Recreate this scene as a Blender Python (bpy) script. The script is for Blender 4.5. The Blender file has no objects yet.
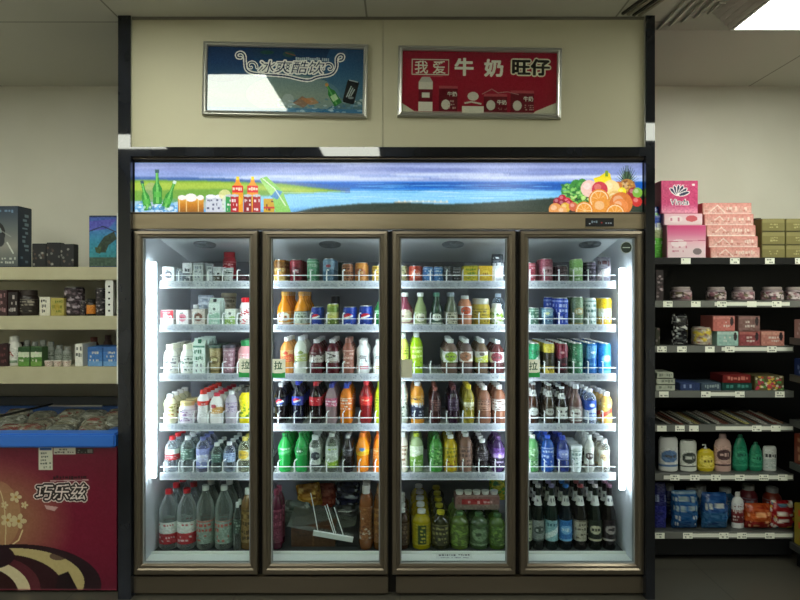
import bpy, bmesh, math, random
import numpy as np
from mathutils import Vector, Matrix
random.seed(7); RNG = np.random.default_rng(7)
SC = bpy.context.scene; COL = SC.collection
EYE = 1.46; F = 601.0
def X(px, D): return (px-400)/F*D
def Z(py, D): return EYE+(295-py)/F*D
ORD = ['first','second','third','fourth','fifth','sixth','seventh','eighth','ninth','tenth','eleventh','twelfth']

# ------------------------------------------------------------- materials
def s2l(c):
    c = np.asarray(c, float)
    return np.where(c <= .04045, c/12.92, ((c+.055)/1.055)**2.4)
def hexc(h): return tuple(s2l([int(h[i:i+2],16)/255 for i in (0,2,4)]))
MATS = {}
def mat(key, col='808080', rough=.5, metal=0., **k):
    if key in MATS: return MATS[key]
    m = bpy.data.materials.new(key); m.use_nodes = True; MATS[key] = m
    b = m.node_tree.nodes['Principled BSDF']
    b.inputs['Base Color'].default_value = (*hexc(col), 1)
    b.inputs['Roughness'].default_value = rough; b.inputs['Metallic'].default_value = metal
    for a, v in k.items(): b.inputs[a.replace('_',' ')].default_value = v
    return m
def noisy(key, c1, c2, scale, rough=.6, metal=0., stretch=(1,1,1), bump=0., lo=.35, hi=.65, **k):
    m = mat(key, c1, rough, metal, **k); nt = m.node_tree; b = nt.nodes['Principled BSDF']
    tc = nt.nodes.new('ShaderNodeTexCoord'); mp = nt.nodes.new('ShaderNodeMapping'); n = nt.nodes.new('ShaderNodeTexNoise'); r = nt.nodes.new('ShaderNodeValToRGB')
    mp.inputs['Scale'].default_value = stretch; n.inputs['Scale'].default_value = scale; n.inputs['Detail'].default_value = 6
    r.color_ramp.elements[0].color = (*hexc(c1),1); r.color_ramp.elements[1].color = (*hexc(c2),1)
    r.color_ramp.elements[0].position = lo; r.color_ramp.elements[1].position = hi
    L = nt.links.new
    L(tc.outputs['Object'], mp.inputs[0]); L(mp.outputs[0], n.inputs['Vector']); L(n.outputs['Fac'], r.inputs[0]); L(r.outputs[0], b.inputs['Base Color'])
    if bump:
        bp = nt.nodes.new('ShaderNodeBump'); bp.inputs['Strength'].default_value = bump; bp.inputs['Distance'].default_value = .01
        L(n.outputs['Fac'], bp.inputs['Height']); L(bp.outputs[0], b.inputs['Normal'])
    return m
def tiled(key, c1, c2, cm, bw, bh, off, mortar=.004, rough=.7, **k):
    m = mat(key, c1, rough, **k); nt = m.node_tree; b = nt.nodes['Principled BSDF']
    tc = nt.nodes.new('ShaderNodeTexCoord'); mp = nt.nodes.new('ShaderNodeMapping'); t = nt.nodes.new('ShaderNodeTexBrick')
    mp.inputs['Location'].default_value = off; t.offset = 0; t.inputs['Scale'].default_value = 1
    t.inputs['Brick Width'].default_value = bw; t.inputs['Row Height'].default_value = bh; t.inputs['Mortar Size'].default_value = mortar
    t.inputs['Color1'].default_value = (*hexc(c1),1); t.inputs['Color2'].default_value = (*hexc(c2),1); t.inputs['Mortar'].default_value = (*hexc(cm),1)
    L = nt.links.new; L(tc.outputs['Object'], mp.inputs[0]); L(mp.outputs[0], t.inputs['Vector']); L(t.outputs['Color'], b.inputs['Base Color'])
    return m
def emis(key, col, s):
    if key in MATS: return MATS[key]
    m = bpy.data.materials.new(key); m.use_nodes = True; MATS[key] = m; nt = m.node_tree
    nt.nodes.remove(nt.nodes['Principled BSDF']); e = nt.nodes.new('ShaderNodeEmission')
    e.inputs[0].default_value = (*hexc(col),1); e.inputs[1].default_value = s
    nt.links.new(e.outputs[0], nt.nodes['Material Output'].inputs[0]); return m
def printm(key, rough=.5, emit=0., **k):
    m = mat(key, 'ffffff', rough, **k); nt = m.node_tree; b = nt.nodes['Principled BSDF']
    a = nt.nodes.new('ShaderNodeVertexColor'); a.layer_name = 'Col'
    if emit:
        b.inputs['Base Color'].default_value = (.02,.02,.02,1)
        nt.links.new(a.outputs[0], b.inputs['Emission Color']); b.inputs['Emission Strength'].default_value = emit
    else: nt.links.new(a.outputs[0], b.inputs['Base Color'])
    return m
def glassy(key, tint, fac, base='ffffff', rough=.03):
    if key in MATS: return MATS[key]
    m = bpy.data.materials.new(key); m.use_nodes = True; MATS[key] = m; nt = m.node_tree
    p = nt.nodes['Principled BSDF']; p.inputs['Base Color'].default_value = (*hexc(base),1); p.inputs['Roughness'].default_value = rough
    t = nt.nodes.new('ShaderNodeBsdfTransparent'); t.inputs[0].default_value = (*hexc(tint),1)
    mx = nt.nodes.new('ShaderNodeMixShader'); L = nt.links.new
    if fac is None:
        g = nt.nodes.new('ShaderNodeBsdfGlossy'); g.inputs['Roughness'].default_value = .01
        fr = nt.nodes.new('ShaderNodeFresnel'); fr.inputs[0].default_value = 1.3
        L(fr.outputs[0], mx.inputs[0]); L(g.outputs[0], mx.inputs[2])
    else: mx.inputs[0].default_value = fac; L(p.outputs[0], mx.inputs[2])
    L(t.outputs[0], mx.inputs[1]); L(mx.outputs[0], nt.nodes['Material Output'].inputs[0]); return m

M_WALL = noisy('painted_wall','dbd8cc','d6d3c6',3,.75)
M_PANEL = noisy('beige_panel','c2bda2','bcb79c',2,.6)
M_CEIL = tiled('ceiling_tile','c6c4b8','c3c1b5','8a887c',1.2,1.2,(1.36,-.55,0),.005,.8)
M_FLOOR = tiled('floor_tile','403e37','3d3b34','2c2a25',.8,.8,(0,0,0),.004,.35)
M_DARKWALL = noisy('far_wall_paint','6a665a','605c50',2,.8)
M_MARBLE = noisy('black_marble','121419','2b2e37',5,.03,stretch=(1,1,.6),lo=.45,hi=.8)
M_BRONZE = noisy('brushed_bronze','756b5d','796f61',2,.3,.8,stretch=(1,1,6))
M_BRONZEH = noisy('brushed_bronze_bar','94866e','9f9179',3,.3,.75,stretch=(1,1,8))
M_DARKMETAL = mat('dark_metal','15120f',.45,.4)
M_ALU = mat('aluminium','c4c4be',.28,.85)
M_INNER = mat('white_liner','c9cdd2',.4)
M_CEILIN = mat('grey_liner','d0d4d4',.45); M_BACKIN = mat('dark_grey_liner','7b7d84',.5); M_DECK = mat('shade_dark_deck','33373a',.5)  # deck colour is dark to stand for the shade among the bottles
M_WIRE = mat('white_wire','f4f6f8',.3); M_SILL = mat('white_sill','f2f4ee',.4)
M_LED = emis('led_tube','eaf1ff',27)
M_TROF = emis('troffer_light','fafeee',16.5)
M_GLASS = glassy('door_glass','f4faf7',None)
M_PRINT = printm('label_print',.35)
M_PAPER = printm('paper_print',.6)
M_POSTER = printm('glazed_poster',.03, IOR=1.62)
M_BACKLIT = printm('backlit_print',.2,emit=1.1)
M_WHITE = mat('white_plastic','e8e8e4',.4)
M_BLACK = mat('black_plastic','101013',.4)
M_SHELFWOOD = noisy('cream_shelf','bcb799','b4ae8f',8,.5)
M_GOND = mat('black_shelf_metal','141517',.45,.3)
M_GONDLIP = mat('grey_shelf_lip','4c4e4c',.4,.4); M_CHAN = mat('price_channel_plastic','6c6e6a',.2)
M_TAG = mat('price_strip_paper','e4e6da',.3)
M_BLUE = mat('blue_freezer_rim','2c68c4',.3)

# ------------------------------------------------------------- mesh helpers
def link(o, parent=None):
    COL.objects.link(o)
    if parent is not None: o.parent = parent
    return o
def mk(name, bm, m, parent=None, loc=None, smooth=False):
    me = bpy.data.meshes.new(name)
    if bm.verts: bmesh.ops.recalc_face_normals(bm, faces=bm.faces)
    bm.to_mesh(me); bm.free(); me.materials.append(m)
    if smooth:
        for p in me.polygons: p.use_smooth = True
        try: me.set_sharp_from_angle(angle=math.radians(38))
        except Exception: pass
    o = bpy.data.objects.new(name, me)
    if loc is not None: o.location = loc
    return link(o, parent)
def tag(o, label=None, cat=None, group=None, kind=None):
    if label:
        assert 4 <= len(label.split()) <= 16, label
        o['label'] = label
    if cat: o['category'] = cat
    if group: o['group'] = group
    if kind: o['kind'] = kind
    return o
def empty(name, loc=(0,0,0), rz=0):
    o = bpy.data.objects.new(name, None); o.location = loc; o.rotation_euler.z = rz; o.empty_display_size = .05
    return link(o)
def bx(bm, x0, x1, y0, y1, z0, z1, bev=0):
    r = bmesh.ops.create_cube(bm, size=1)
    for v in r['verts']:
        v.co = Vector((x0+(v.co.x+.5)*(x1-x0), y0+(v.co.y+.5)*(y1-y0), z0+(v.co.z+.5)*(z1-z0)))
    if bev:
        es = list({e for v in r['verts'] for e in v.link_edges})
        bmesh.ops.bevel(bm, geom=es, offset=bev, segments=2, affect='EDGES')
def box(name, m, d, parent=None, bev=0):
    bm = bmesh.new(); bx(bm, *d, bev=bev); return mk(name, bm, m, parent, smooth=bool(bev))
def tube(bm, pts, r, n=6):
    pts = [Vector(p) for p in pts]; rings = []
    for i, p in enumerate(pts):
        d = (pts[min(i+1,len(pts)-1)]-pts[max(i-1,0)]).normalized()
        a = Vector((0,0,1)) if abs(d.z) < .9 else Vector((1,0,0))
        u = d.cross(a).normalized(); w = d.cross(u)
        rings.append([bm.verts.new(p+(u*math.cos(t)+w*math.sin(t))*r) for t in [2*math.pi*k/n for k in range(n)]])
    for A, B in zip(rings, rings[1:]):
        for k in range(n): bm.faces.new((A[k],A[(k+1)%n],B[(k+1)%n],B[k]))
    bm.faces.new(rings[0]); bm.faces.new(rings[-1])
def lathe(bm, prof, n=24, cx=0, cy=0):
    rings = []
    for r, z in prof:
        if r < 1e-6: rings.append([bm.verts.new((cx,cy,z))])
        else: rings.append([bm.verts.new((cx+r*math.cos(2*math.pi*k/n), cy+r*math.sin(2*math.pi*k/n), z)) for k in range(n)])
    for A, B in zip(rings, rings[1:]):
        for k in range(n):
            k2 = (k+1)%n
            q = [A[k] if len(A)>1 else A[0], A[k2] if len(A)>1 else None, B[k2] if len(B)>1 else B[0], B[k] if len(B)>1 else None]
            q = [v for v in q if v]
            if len(q) > 2: bm.faces.new(q)
def sweep_frame(bm, x0, x1, z0, z1, prof, mul=(1,1,1,1)):
    """prof: list of (inset, y); swept round the rectangle (facing -y); mul scales inset left,right,top,bottom"""
    rings = []
    for o, y in prof:
        l, r, t, b = [o*k for k in mul]
        rings.append([bm.verts.new(c) for c in ((x0+l,y,z0+b),(x1-r,y,z0+b),(x1-r,y,z1-t),(x0+l,y,z1-t))])
    n = len(rings)
    for i in range(n):
        A, B = rings[i], rings[(i+1)%n]
        for k in range(4): bm.faces.new((A[k],A[(k+1)%4],B[(k+1)%4],B[k]))

# ------------------------------------------------------------- printed pictures: a raster painted in python, carried by a fine mesh
_tri = {}
def glyphs(s, off):
    if (s, off) in _tri: return _tri[(s, off)]
    c = bpy.data.curves.new('t', 'FONT'); c.body = s; c.offset = off; c.resolution_u = 3
    o = bpy.data.objects.new('t', c); COL.objects.link(o)
    me = bpy.data.meshes.new_from_object(o.evaluated_get(bpy.context.evaluated_depsgraph_get()))
    me.calc_loop_triangles()
    T = np.array([[me.vertices[i].co[:2] for i in t.vertices] for t in me.loop_triangles])
    bpy.data.objects.remove(o); bpy.data.curves.remove(c); bpy.data.meshes.remove(me)
    _tri[(s, off)] = T; return T
class Canvas:
    def __init__(s, x0, y0, x1, y1, k=1., col='ffffff'):
        s.x0, s.y0, s.k = x0, y0, k; s.w = max(2,int(round((x1-x0)*k))); s.h = max(2,int(round((y1-y0)*k)))
        s.x1, s.y1 = x1, y1; s.a = np.empty((s.h, s.w, 3)); s.a[:] = s.c(col)
        s.px = x0+(np.arange(s.w)+.5)/s.k; s.py = y0+(np.arange(s.h)+.5)/s.k; s.PX, s.PY = np.meshgrid(s.px, s.py)
    def c(s, h): return np.array([int(h[i:i+2],16)/255 for i in (0,2,4)])
    def put(s, m, col, al=1.):
        c = s.c(col) if isinstance(col, str) else col
        s.a[m] = s.a[m]*(1-al)+c*al
    def rect(s, x0, y0, x1, y1, col, al=1.): s.put((s.PX>=x0)&(s.PX<x1)&(s.PY>=y0)&(s.PY<y1), col, al)
    def ell(s, cx, cy, rx, ry, col, al=1., rot=0):
        c_, s_ = math.cos(rot), math.sin(rot); u = (s.PX-cx)*c_+(s.PY-cy)*s_; v = -(s.PX-cx)*s_+(s.PY-cy)*c_
        s.put((u/rx)**2+(v/ry)**2 <= 1, col, al)
    def poly(s, pts, col, al=1.):
        ins = np.zeros(s.PX.shape, bool); n = len(pts)
        for i in range(n):
            (ax, ay), (bx_, by) = pts[i], pts[(i+1)%n]
            if ay == by: continue
            cond = ((ay > s.PY) != (by > s.PY)) & (s.PX < (bx_-ax)*(s.PY-ay)/(by-ay)+ax)
            ins ^= cond
        s.put(ins, col, al)
    def line(s, pts, wd, col, al=1.):
        for (ax, ay), (bx_, by) in zip(pts, pts[1:]):
            dx, dy = bx_-ax, by-ay; L = max(dx*dx+dy*dy, 1e-9)
            t = np.clip(((s.PX-ax)*dx+(s.PY-ay)*dy)/L, 0, 1)
            s.put(np.hypot(s.PX-ax-t*dx, s.PY-ay-t*dy) <= wd/2, col, al)
    def vgrad(s, x0, y0, x1, y1, cols):
        m = (s.PX>=x0)&(s.PX<x1)&(s.PY>=y0)&(s.PY<y1); t = (s.PY[m]-y0)/(y1-y0)*(len(cols)-1)
        i = np.clip(t.astype(int), 0, len(cols)-2); f = (t-i)[:,None]; C = np.array([s.c(c) for c in cols])
        s.a[m] = C[i]*(1-f)+C[i+1]*f
    def noise(s, amt, cell=2.):
        h, w = int(s.h/s.k/cell)+2, int(s.w/s.k/cell)+2; g = RNG.random((h, w))*2-1
        s.a = np.clip(s.a+amt*g[((s.PY-s.y0)/cell).astype(int), ((s.PX-s.x0)/cell).astype(int)][...,None], 0, 1)
    def text(s, body, cx, cy, h, col, off=0., sx=1., shear=0., dil=0., rot=0):
        T = glyphs(body, off).copy()
        x0, x1 = T[...,0].min(), T[...,0].max(); y0, y1 = T[...,1].min(), T[...,1].max()
        u = (T[...,0]-(x0+x1)/2)*h*sx; v = (T[...,1]-(y0+y1)/2)*h; u = u+shear*v
        c_, s_ = math.cos(rot), math.sin(rot)
        P = np.stack([cx+u*c_+v*s_, cy-v*c_+u*s_], -1)
        ins = np.zeros(s.PX.shape, bool)
        for t in P:
            i0 = int((t[:,0].min()-s.x0)*s.k)-1; i1 = int((t[:,0].max()-s.x0)*s.k)+2; j0 = int((t[:,1].min()-s.y0)*s.k)-1; j1 = int((t[:,1].max()-s.y0)*s.k)+2
            i0, j0 = max(i0,0), max(j0,0)
            if i1 <= i0 or j1 <= j0: continue
            x = s.PX[j0:j1,i0:i1]; y = s.PY[j0:j1,i0:i1]
            d = [(t[(k+1)%3,0]-t[k,0])*(y-t[k,1])-(t[(k+1)%3,1]-t[k,1])*(x-t[k,0]) for k in range(3)]
            e = .0
            ins[j0:j1,i0:i1] |= ((d[0]>=-e)&(d[1]>=-e)&(d[2]>=-e))|((d[0]<=e)&(d[1]<=e)&(d[2]<=e))
        if dil:
            n = int(math.ceil(dil*s.k)); base = ins.copy()
            for dj in range(-n, n+1):
                for di_ in range(-n, n+1):
                    if di_*di_+dj*dj <= (dil*s.k)**2+.1: ins |= np.roll(np.roll(base, dj, 0), di_, 1)
        s.put(ins, col)
def color_mesh(me, colors):
    ca = me.color_attributes.new('Col', 'FLOAT_COLOR', 'POINT')
    a = np.ones((len(me.vertices), 4), np.float32); a[:,:3] = s2l(colors.reshape(-1,3)); ca.data.foreach_set('color', a.ravel())
def grid_obj(name, arr, fn, m, parent=None):
    """arr h*w*3 colours; fn(u,v arrays 0..1; v down) -> xyz"""
    h, w = arr.shape[:2]; U, V = np.meshgrid(np.linspace(0,1,w), np.linspace(0,1,h)); co = fn(U, V).reshape(-1,3)
    me = bpy.data.meshes.new(name); idx = np.arange(h*w).reshape(h,w)
    f = np.stack([idx[:-1,:-1], idx[1:,:-1], idx[1:,1:], idx[:-1,1:]], -1).reshape(-1,4)
    me.vertices.add(h*w); me.vertices.foreach_set('co', co.astype(np.float32).ravel())
    me.loops.add(f.size); me.loops.foreach_set('vertex_index', f.astype(np.int32).ravel())
    me.polygons.add(len(f)); me.polygons.foreach_set('loop_start', np.arange(0,f.size,4,dtype=np.int32))
    me.update(calc_edges=True); me.validate(); color_mesh(me, arr); me.materials.append(m)
    me.polygons.foreach_set('use_smooth', [True]*len(f))
    return link(bpy.data.objects.new(name, me), parent)
def flat_print(name, cv, x0, x1, z0, z1, y, m, parent=None, zs=None, lean=0):
    def fn(U, V): return np.stack([x0+U*(x1-x0), np.full(U.shape, y)+lean*(1-V), z1+V*(z0-z1)], -1)
    return grid_obj(name, cv.a, fn, m, parent)
def marks(cv, x0, y0, x1, y1, col, rows, seed=None, dens=.6, al=.9, cell=None):
    """rows of small irregular strokes standing for print too small to read"""
    rh = (y1-y0)/rows; cell = cell or rh*.45
    for r in range(rows):
        x = x0+random.random()*cell
        while x < x1-cell*.5:
            wd = cell*(.6+random.random()*.9)
            if random.random() < dens:
                t = y0+rh*(r+.12); cv.rect(x, t+random.random()*rh*.15, min(x+wd,x1), t+rh*(.45+.25*random.random()), col, al)
            x += wd+cell*.35
# ------------------------------------------------------------- label styles
def label_canvas(st, asp):
    """asp = height/width of the visible half; canvas 24 units wide"""
    if st == '-' or not st: return None
    k, _, rest = st.partition(':'); c = rest.split(',')
    H = max(6, 24*asp); cv = Canvas(0,0,24,H,1.,c[0])
    if k == 'T':
        cv.rect(0,H*.02,24,H*.08,c[1],.7); marks(cv, 3,H*.12,21,H*.55,c[1],2,cell=2.6,dens=.85)
        marks(cv, 5,H*.6,19,H*.95,c[2] if len(c)>2 else c[1],2,dens=.5,cell=1.6)
    elif k == 'L':
        r = min(7.5,H*.4); cv.ell(12,H*.46,r,r,c[1]); marks(cv,7,H*.34,17,H*.6,c[2],1,dens=.9,cell=2.2); cv.rect(0,H*.9,24,H,c[1])
    elif k == 'S':
        cv.rect(0,H*.5,24,H,c[1]); marks(cv,4,H*.22,20,H*.5,c[2],1,cell=2.5,dens=.85); marks(cv,5,H*.62,19,H*.9,c[0],2,cell=1.6)
    elif k == 'P':
        r = min(6.5,H*.3); cv.ell(12,H*.5,r,r,'f2f2f4'); m = (np.hypot(cv.PX-12,cv.PY-H*.5)<=r)
        cv.put(m&(cv.PY-H*.5+.45*(cv.PX-12)<-r*.18),'d01830'); cv.put(m&(cv.PY-H*.5+.45*(cv.PX-12)>r*.35),'1d4fb8')
        cv.text('pepsi',12,H*.9,3.4,'e8ecf4',.03)
    elif k == 'D':
        cv.poly([(0,H*.75),(24,H*.2),(24,H*.5),(0,H)],c[1]); marks(cv,5,H*.1,19,H*.4,c[2],1,cell=2.4,dens=.9)
    elif k == 'C':
        cv.text(c[2],12,H*.4,float(c[4]) if len(c)>4 else 15,c[1],0,dil=.5 if len(c[2])==1 else 0); 
        if len(c)>3: cv.rect(4,H*.82,20,H*.98,c[3])
    elif k == 'F':
        for _ in range(46):
            cv.ell(random.random()*24,random.random()*H,.8+random.random()*1.6,.8+random.random()*1.4,random.choice(c[1:]),.9)
    elif k == 'W':
        y = H*.45; m = cv.PY > y+2.2*np.sin(cv.PX/24*6.28); cv.put(m,c[1])
        cv.ell(12,H*.25,3,3,c[2],.9); marks(cv,5,H*.6,19,H*.92,c[0],2,cell=2,dens=.8)
    elif k == 'V':
        cv.rect(8.5,H*.08,15.5,H*.94,c[1]); marks(cv,9.5,H*.12,14.5,H*.9,c[2],5,cell=2,dens=.9)
    elif k == 'B':
        n = len(c)-1
        for i in range(n): cv.rect(0,H*i/n,24,H*(i+1)/n,c[1+i])
        marks(cv,3,H*.26,21,H*.56,c[0],1,cell=2.4,dens=.9); marks(cv,3,H*.1,21,H*.22,c[-1],1,cell=1.6,dens=.5); marks(cv,3,H*.62,21,H*.92,c[0],2,cell=1.6,dens=.5)
    cv.noise(.09,1.3); return cv
def cyl_label(name, cv, rfn, z0, z1, parent, m=None):
    a = np.concatenate([cv.a, cv.a, cv.a[:, :1]], 1)
    def fn(U, V):
        t = math.pi+U*2*math.pi; z = z1+(z0-z1)*V; r = rfn(z)
        return np.stack([r*np.cos(t), r*np.sin(t), z], -1)
    return grid_obj(name, a, fn, m or M_PRINT, parent)
# ------------------------------------------------------------- drinks
PROF = {
 'pet':   ([(.0,0),(.8,0),(.96,.02),(1,.06),(1,.29),(.95,.31),(.95,.33),(1,.35),(1,.66),(.93,.73),(.68,.82),(.42,.88),(.4,.9)], (.44,.885,1.0), (.35,.655)),
 'tall':  ([(.0,0),(.8,0),(.98,.02),(1,.05),(1,.70),(.9,.78),(.6,.86),(.4,.9)], (.44,.9,1.0), (.12,.68)),
 'coke':  ([(.0,0),(.78,0),(.9,.03),(.95,.12),(.86,.28),(.93,.42),(1,.55),(1,.66),(.8,.76),(.5,.85),(.37,.9)], (.42,.9,1.0), (.44,.65)),
 'milk':  ([(.0,0),(.9,0),(1,.04),(1,.6),(.94,.7),(.7,.79),(.6,.83)], (.66,.83,1.0), (.1,.62)),
 'jar':   ([(.0,0),(.92,0),(1,.05),(1,.66),(.9,.76),(.8,.8)], (.86,.8,1.0), (.12,.64)),
 'long':  ([(.0,0),(.9,0),(1,.03),(1,.5),(.93,.58),(.6,.7),(.42,.8),(.38,.95)], (.44,.95,1.0), (.14,.46)),
 'juice': ([(.0,0),(.9,0),(1,.03),(1,.46),(.9,.58),(.5,.74),(.42,.8),(.42,.88)], (.5,.88,1.0), (.08,.44)),
 'squash':([(.0,0),(.9,0),(1,.05),(.92,.3),(.92,.5),(.7,.62),(.4,.74),(.34,.88)], (.4,.88,1.0), (.07,.52)),
 'jug':   ([(.0,0),(.85,0),(1,.03),(1,.2),(.94,.22),(1,.25),(1,.42),(.96,.45),(1,.48),(1,.64),(.85,.74),(.5,.85),(.33,.92)], (.38,.92,1.0), (.1,.47)),
 'tulip': ([(.0,0),(.8,0),(.95,.04),(1,.12),(.88,.35),(.86,.5),(1,.65),(.95,.75),(.6,.85),(.5,.88)], (.55,.87,1.0), (.16,.68)),
}
def body_mat(code):
    col, t = code[:6], code[6:] or 'o'; key = 'body_'+code
    if key in MATS: return MATS[key]
    if t == 'l': return mat(key, col, .12, Coat_Weight=.3)
    if t == 'c':
        lt = ''.join('%02x' % int(int(col[i:i+2],16)*.45+255*.55) for i in (0,2,4)); 
        m = glassy(key, lt, .3, base=lt, rough=.05); nt = m.node_tree; mx = [n for n in nt.nodes if n.type == 'MIX_SHADER'][0]
        lw = nt.nodes.new('ShaderNodeLayerWeight'); lw.inputs[0].default_value = .45; mr = nt.nodes.new('ShaderNodeMapRange')
        mr.inputs['To Min'].default_value = .1; mr.inputs['To Max'].default_value = .85; nt.links.new(lw.outputs['Facing'], mr.inputs['Value']); nt.links.new(mr.outputs[0], mx.inputs[0]); return m
    if t == 'm': return mat(key, col, .25, .6)
    return mat(key, col, .35)
def interp(prof, r, h):
    zs = np.array([z*h for _, z in prof]); rs = np.array([q*r for q, _ in prof])
    return lambda z: np.interp(z, zs, rs)+.0006
def build_drink(name, shape, r, h, body, cap, lab):
    bm = bmesh.new()
    if shape in PROF:
        prof, (cr, c0, c1), (l0, l1) = PROF[shape]
        lathe(bm, [(a*r, z*h) for a, z in prof], 24); o = mk(name, bm, body_mat(body), smooth=True)
        if cap != '-':
            bm = bmesh.new(); q = cr*r; lathe(bm, [(q*.9,c0*h),(q,c0*h+.001),(q,c1*h-.002),(q*.88,c1*h),(0,c1*h)], 18)
            mk('cap', bm, body_mat(cap), o, smooth=True)
        cv = label_canvas(lab, (l1-l0)*h/(2*r))
        if cv: cyl_label('label', cv, interp(prof, r, h), l0*h, l1*h, o)
        if shape == 'long' and cap != '-':   # foil round the neck
            c = Canvas(0,0,24,10,1,'c9c9c4'); marks(c,5,2,19,8,'44444c',1,cell=2)
            cyl_label('neck_label', c, interp(prof, r, h), .68*h, .83*h, o)
    elif shape in ('can','slim'):
        lathe(bm, [(0,.004),(.78*r,0),(.84*r,0),(r,.05*h),(r,.92*h),(.87*r,.985*h),(.87*r,h)], 24); o = mk(name, bm, body_mat(body), smooth=True)
        bm = bmesh.new(); lathe(bm, [(.88*r,.985*h),(.9*r,h+.001),(.82*r,h+.001),(.8*r,h-.004),(0,h-.004)], 24); mk('lid', bm, M_ALU, o, smooth=True)
        cv = label_canvas(lab, .87*h/(2*r))
        if cv: cyl_label('label', cv, lambda z: np.full(np.shape(z), r+.0006), .05*h, .92*h, o)
    elif shape == 'cup':
        lathe(bm, [(0,0),(.78*r,0),(.8*r,.01),(r*.98,.9*h),(r,.9*h)], 24); o = mk(name, bm, body_mat(body), smooth=True)
        bm = bmesh.new(); lathe(bm, [(r*1.03,.9*h),(r*1.04,.93*h),(r*.95,h),(0,h)], 24); mk('lid', bm, body_mat(cap if cap != '-' else 'e0e0e0'), o, smooth=True)
        cv = label_canvas(lab, .75*h/(2*r))
        if cv: cyl_label('label', cv, lambda z: r*(.79+.19*z/(.9*h))+.0006, .1*h, .85*h, o)
    elif shape in ('carton','gable'):
        d = r*.8; hh = h*(.82 if shape == 'gable' else 1)
        bx(bm, -r, r, -d, d, 0, hh, bev=.0015)
        if shape == 'gable':
            a = [bm.verts.new(p) for p in ((-r,-d,hh),(r,-d,hh),(r,d,hh),(-r,d,hh))]; b = [bm.verts.new((-r,0,h*.95)), bm.verts.new((r,0,h*.95))]
            bm.faces.new((a[0],a[1],b[1],b[0])); bm.faces.new((a[2],a[3],b[0],b[1])); bm.faces.new((a[0],b[0],a[3])); bm.faces.new((a[1],a[2],b[1]))
            bx(bm, -r, r, -.001, .001, h*.93, h)
        o = mk(name, bm, body_mat(body), smooth=False)
        cv = label_canvas(lab, hh/(2*r))
        if cv: flat_print('label', cv, -r*.985, r*.985, .001, hh*.985, -d-.0007, M_PRINT, o)
        if cap != '-' and shape == 'carton':
            bm = bmesh.new(); tube(bm, [(r*.6,-d-.002,hh*.15),(r*.75,-d-.002,hh*.8)], .002); mk('straw', bm, body_mat(cap), o)
        elif cap != '-':
            bm = bmesh.new(); lathe(bm, [(.3*r,h*.86),(.3*r,h*.97),(0,h*.97)], 14, 0, -d*.5); mk('cap', bm, body_mat(cap), o, smooth=True)
    elif shape == 'bag':
        cv = label_canvas(lab, h/(2*r)) or Canvas(0,0,24,max(8,24*h/(2*r)),1,body[:6]); a = np.concatenate([cv.a, cv.a[:, ::-1]], 1); a = np.concatenate([a, a[:, :1]], 1)
        def fn(U, V):
            s = np.sin(np.clip(1-V,0,1)*math.pi)**.4; t = math.pi+U*2*math.pi
            wr = 1+.05*np.sin(U*37+V*9)+.04*np.sin(V*23+U*11)
            return np.stack([np.sign(np.cos(t))*np.abs(np.cos(t))**.6*r*(.9+.1*s)*wr**.5, np.sin(t)*r*.55*s*wr, (1-V)*h], -1)
        o = grid_obj(name, a, fn, printm('foil_print',.22), None)
    return o
def copy_tree(o):
    c = o.copy(); COL.objects.link(c)
    for ch in o.children:
        d = ch.copy(); COL.objects.link(d); d.parent = c; d.matrix_parent_inverse = ch.matrix_parent_inverse
    return c
def cat_of(name):
    for k in ('bottle','can','carton','cup','bag','jar','box','tub','pack'):
        if name.endswith(k): return k
    return name.split('_')[-1]
SHN = ['top','second','third','fourth','fifth','bottom']; DRN = ['first','second','third','fourth']
SURF = [Z(283.5,3.08),Z(327,3.08),Z(376,3.08),Z(426,3.08),Z(475,3.08),Z(552,3.1)]
def stock(door, sh, text):
    """one line a kind of drink: name shape cx width top body cap label rows | description"""
    for i, ln in enumerate([l for l in text.strip().split('\n') if l.strip()]):
        spec, desc = ln.split('|'); f = spec.split(); desc = desc.strip()
        name, shape = f[0], f[1]; cx, w, top = map(float, f[2:5]); top += 1.6 if sh in (1,3,4) and shape in PROF else 0; body, cap, lab, rows = f[5:9]
        n, back, up = 1, 0., 0.
        if '^' in rows: rows, u = rows.split('^'); up = float(u)
        if '@' in rows: rows, b = rows.split('@'); back = float(b)
        n = int(rows); D = 3.12+back; r = w/2*D/F
        if shape in ('carton','gable'): D += r*.8
        elif shape == 'bag': D += r*.56
        else: D += r
        zb = SURF[sh]+up; h = Z(top, D)-zb
        dp = {'carton':1.7,'gable':1.7,'bag':1.3}.get(shape, 2.06)*r
        o = build_drink(name, shape, r, h, body, cap, lab)
        x0 = X(cx, D)
        for k in range(n):
            q = o if k == 0 else copy_tree(o)
            q.location = (x0+(random.uniform(-.0015,.0015) if k else 0), D+k*(dp+.002), zb)
            if shape in PROF or shape in ('can','slim'): q.rotation_euler.z = random.uniform(-.18,.18)
            where = f"{SHN[sh]} shelf, {DRN[door]} door"
            if back: L = f"{desc}, set further back, {where}"
            elif k == 0: L = f"{desc}, {where}, {'front of row' if n>1 else 'standing alone'}"
            else: L = f"{desc}, {where}, {ORD[k]} in row"
            tag(q, L, cat_of(name), f"drinks on the {SHN[sh]} shelf of the {DRN[door]} fridge door")

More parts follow.
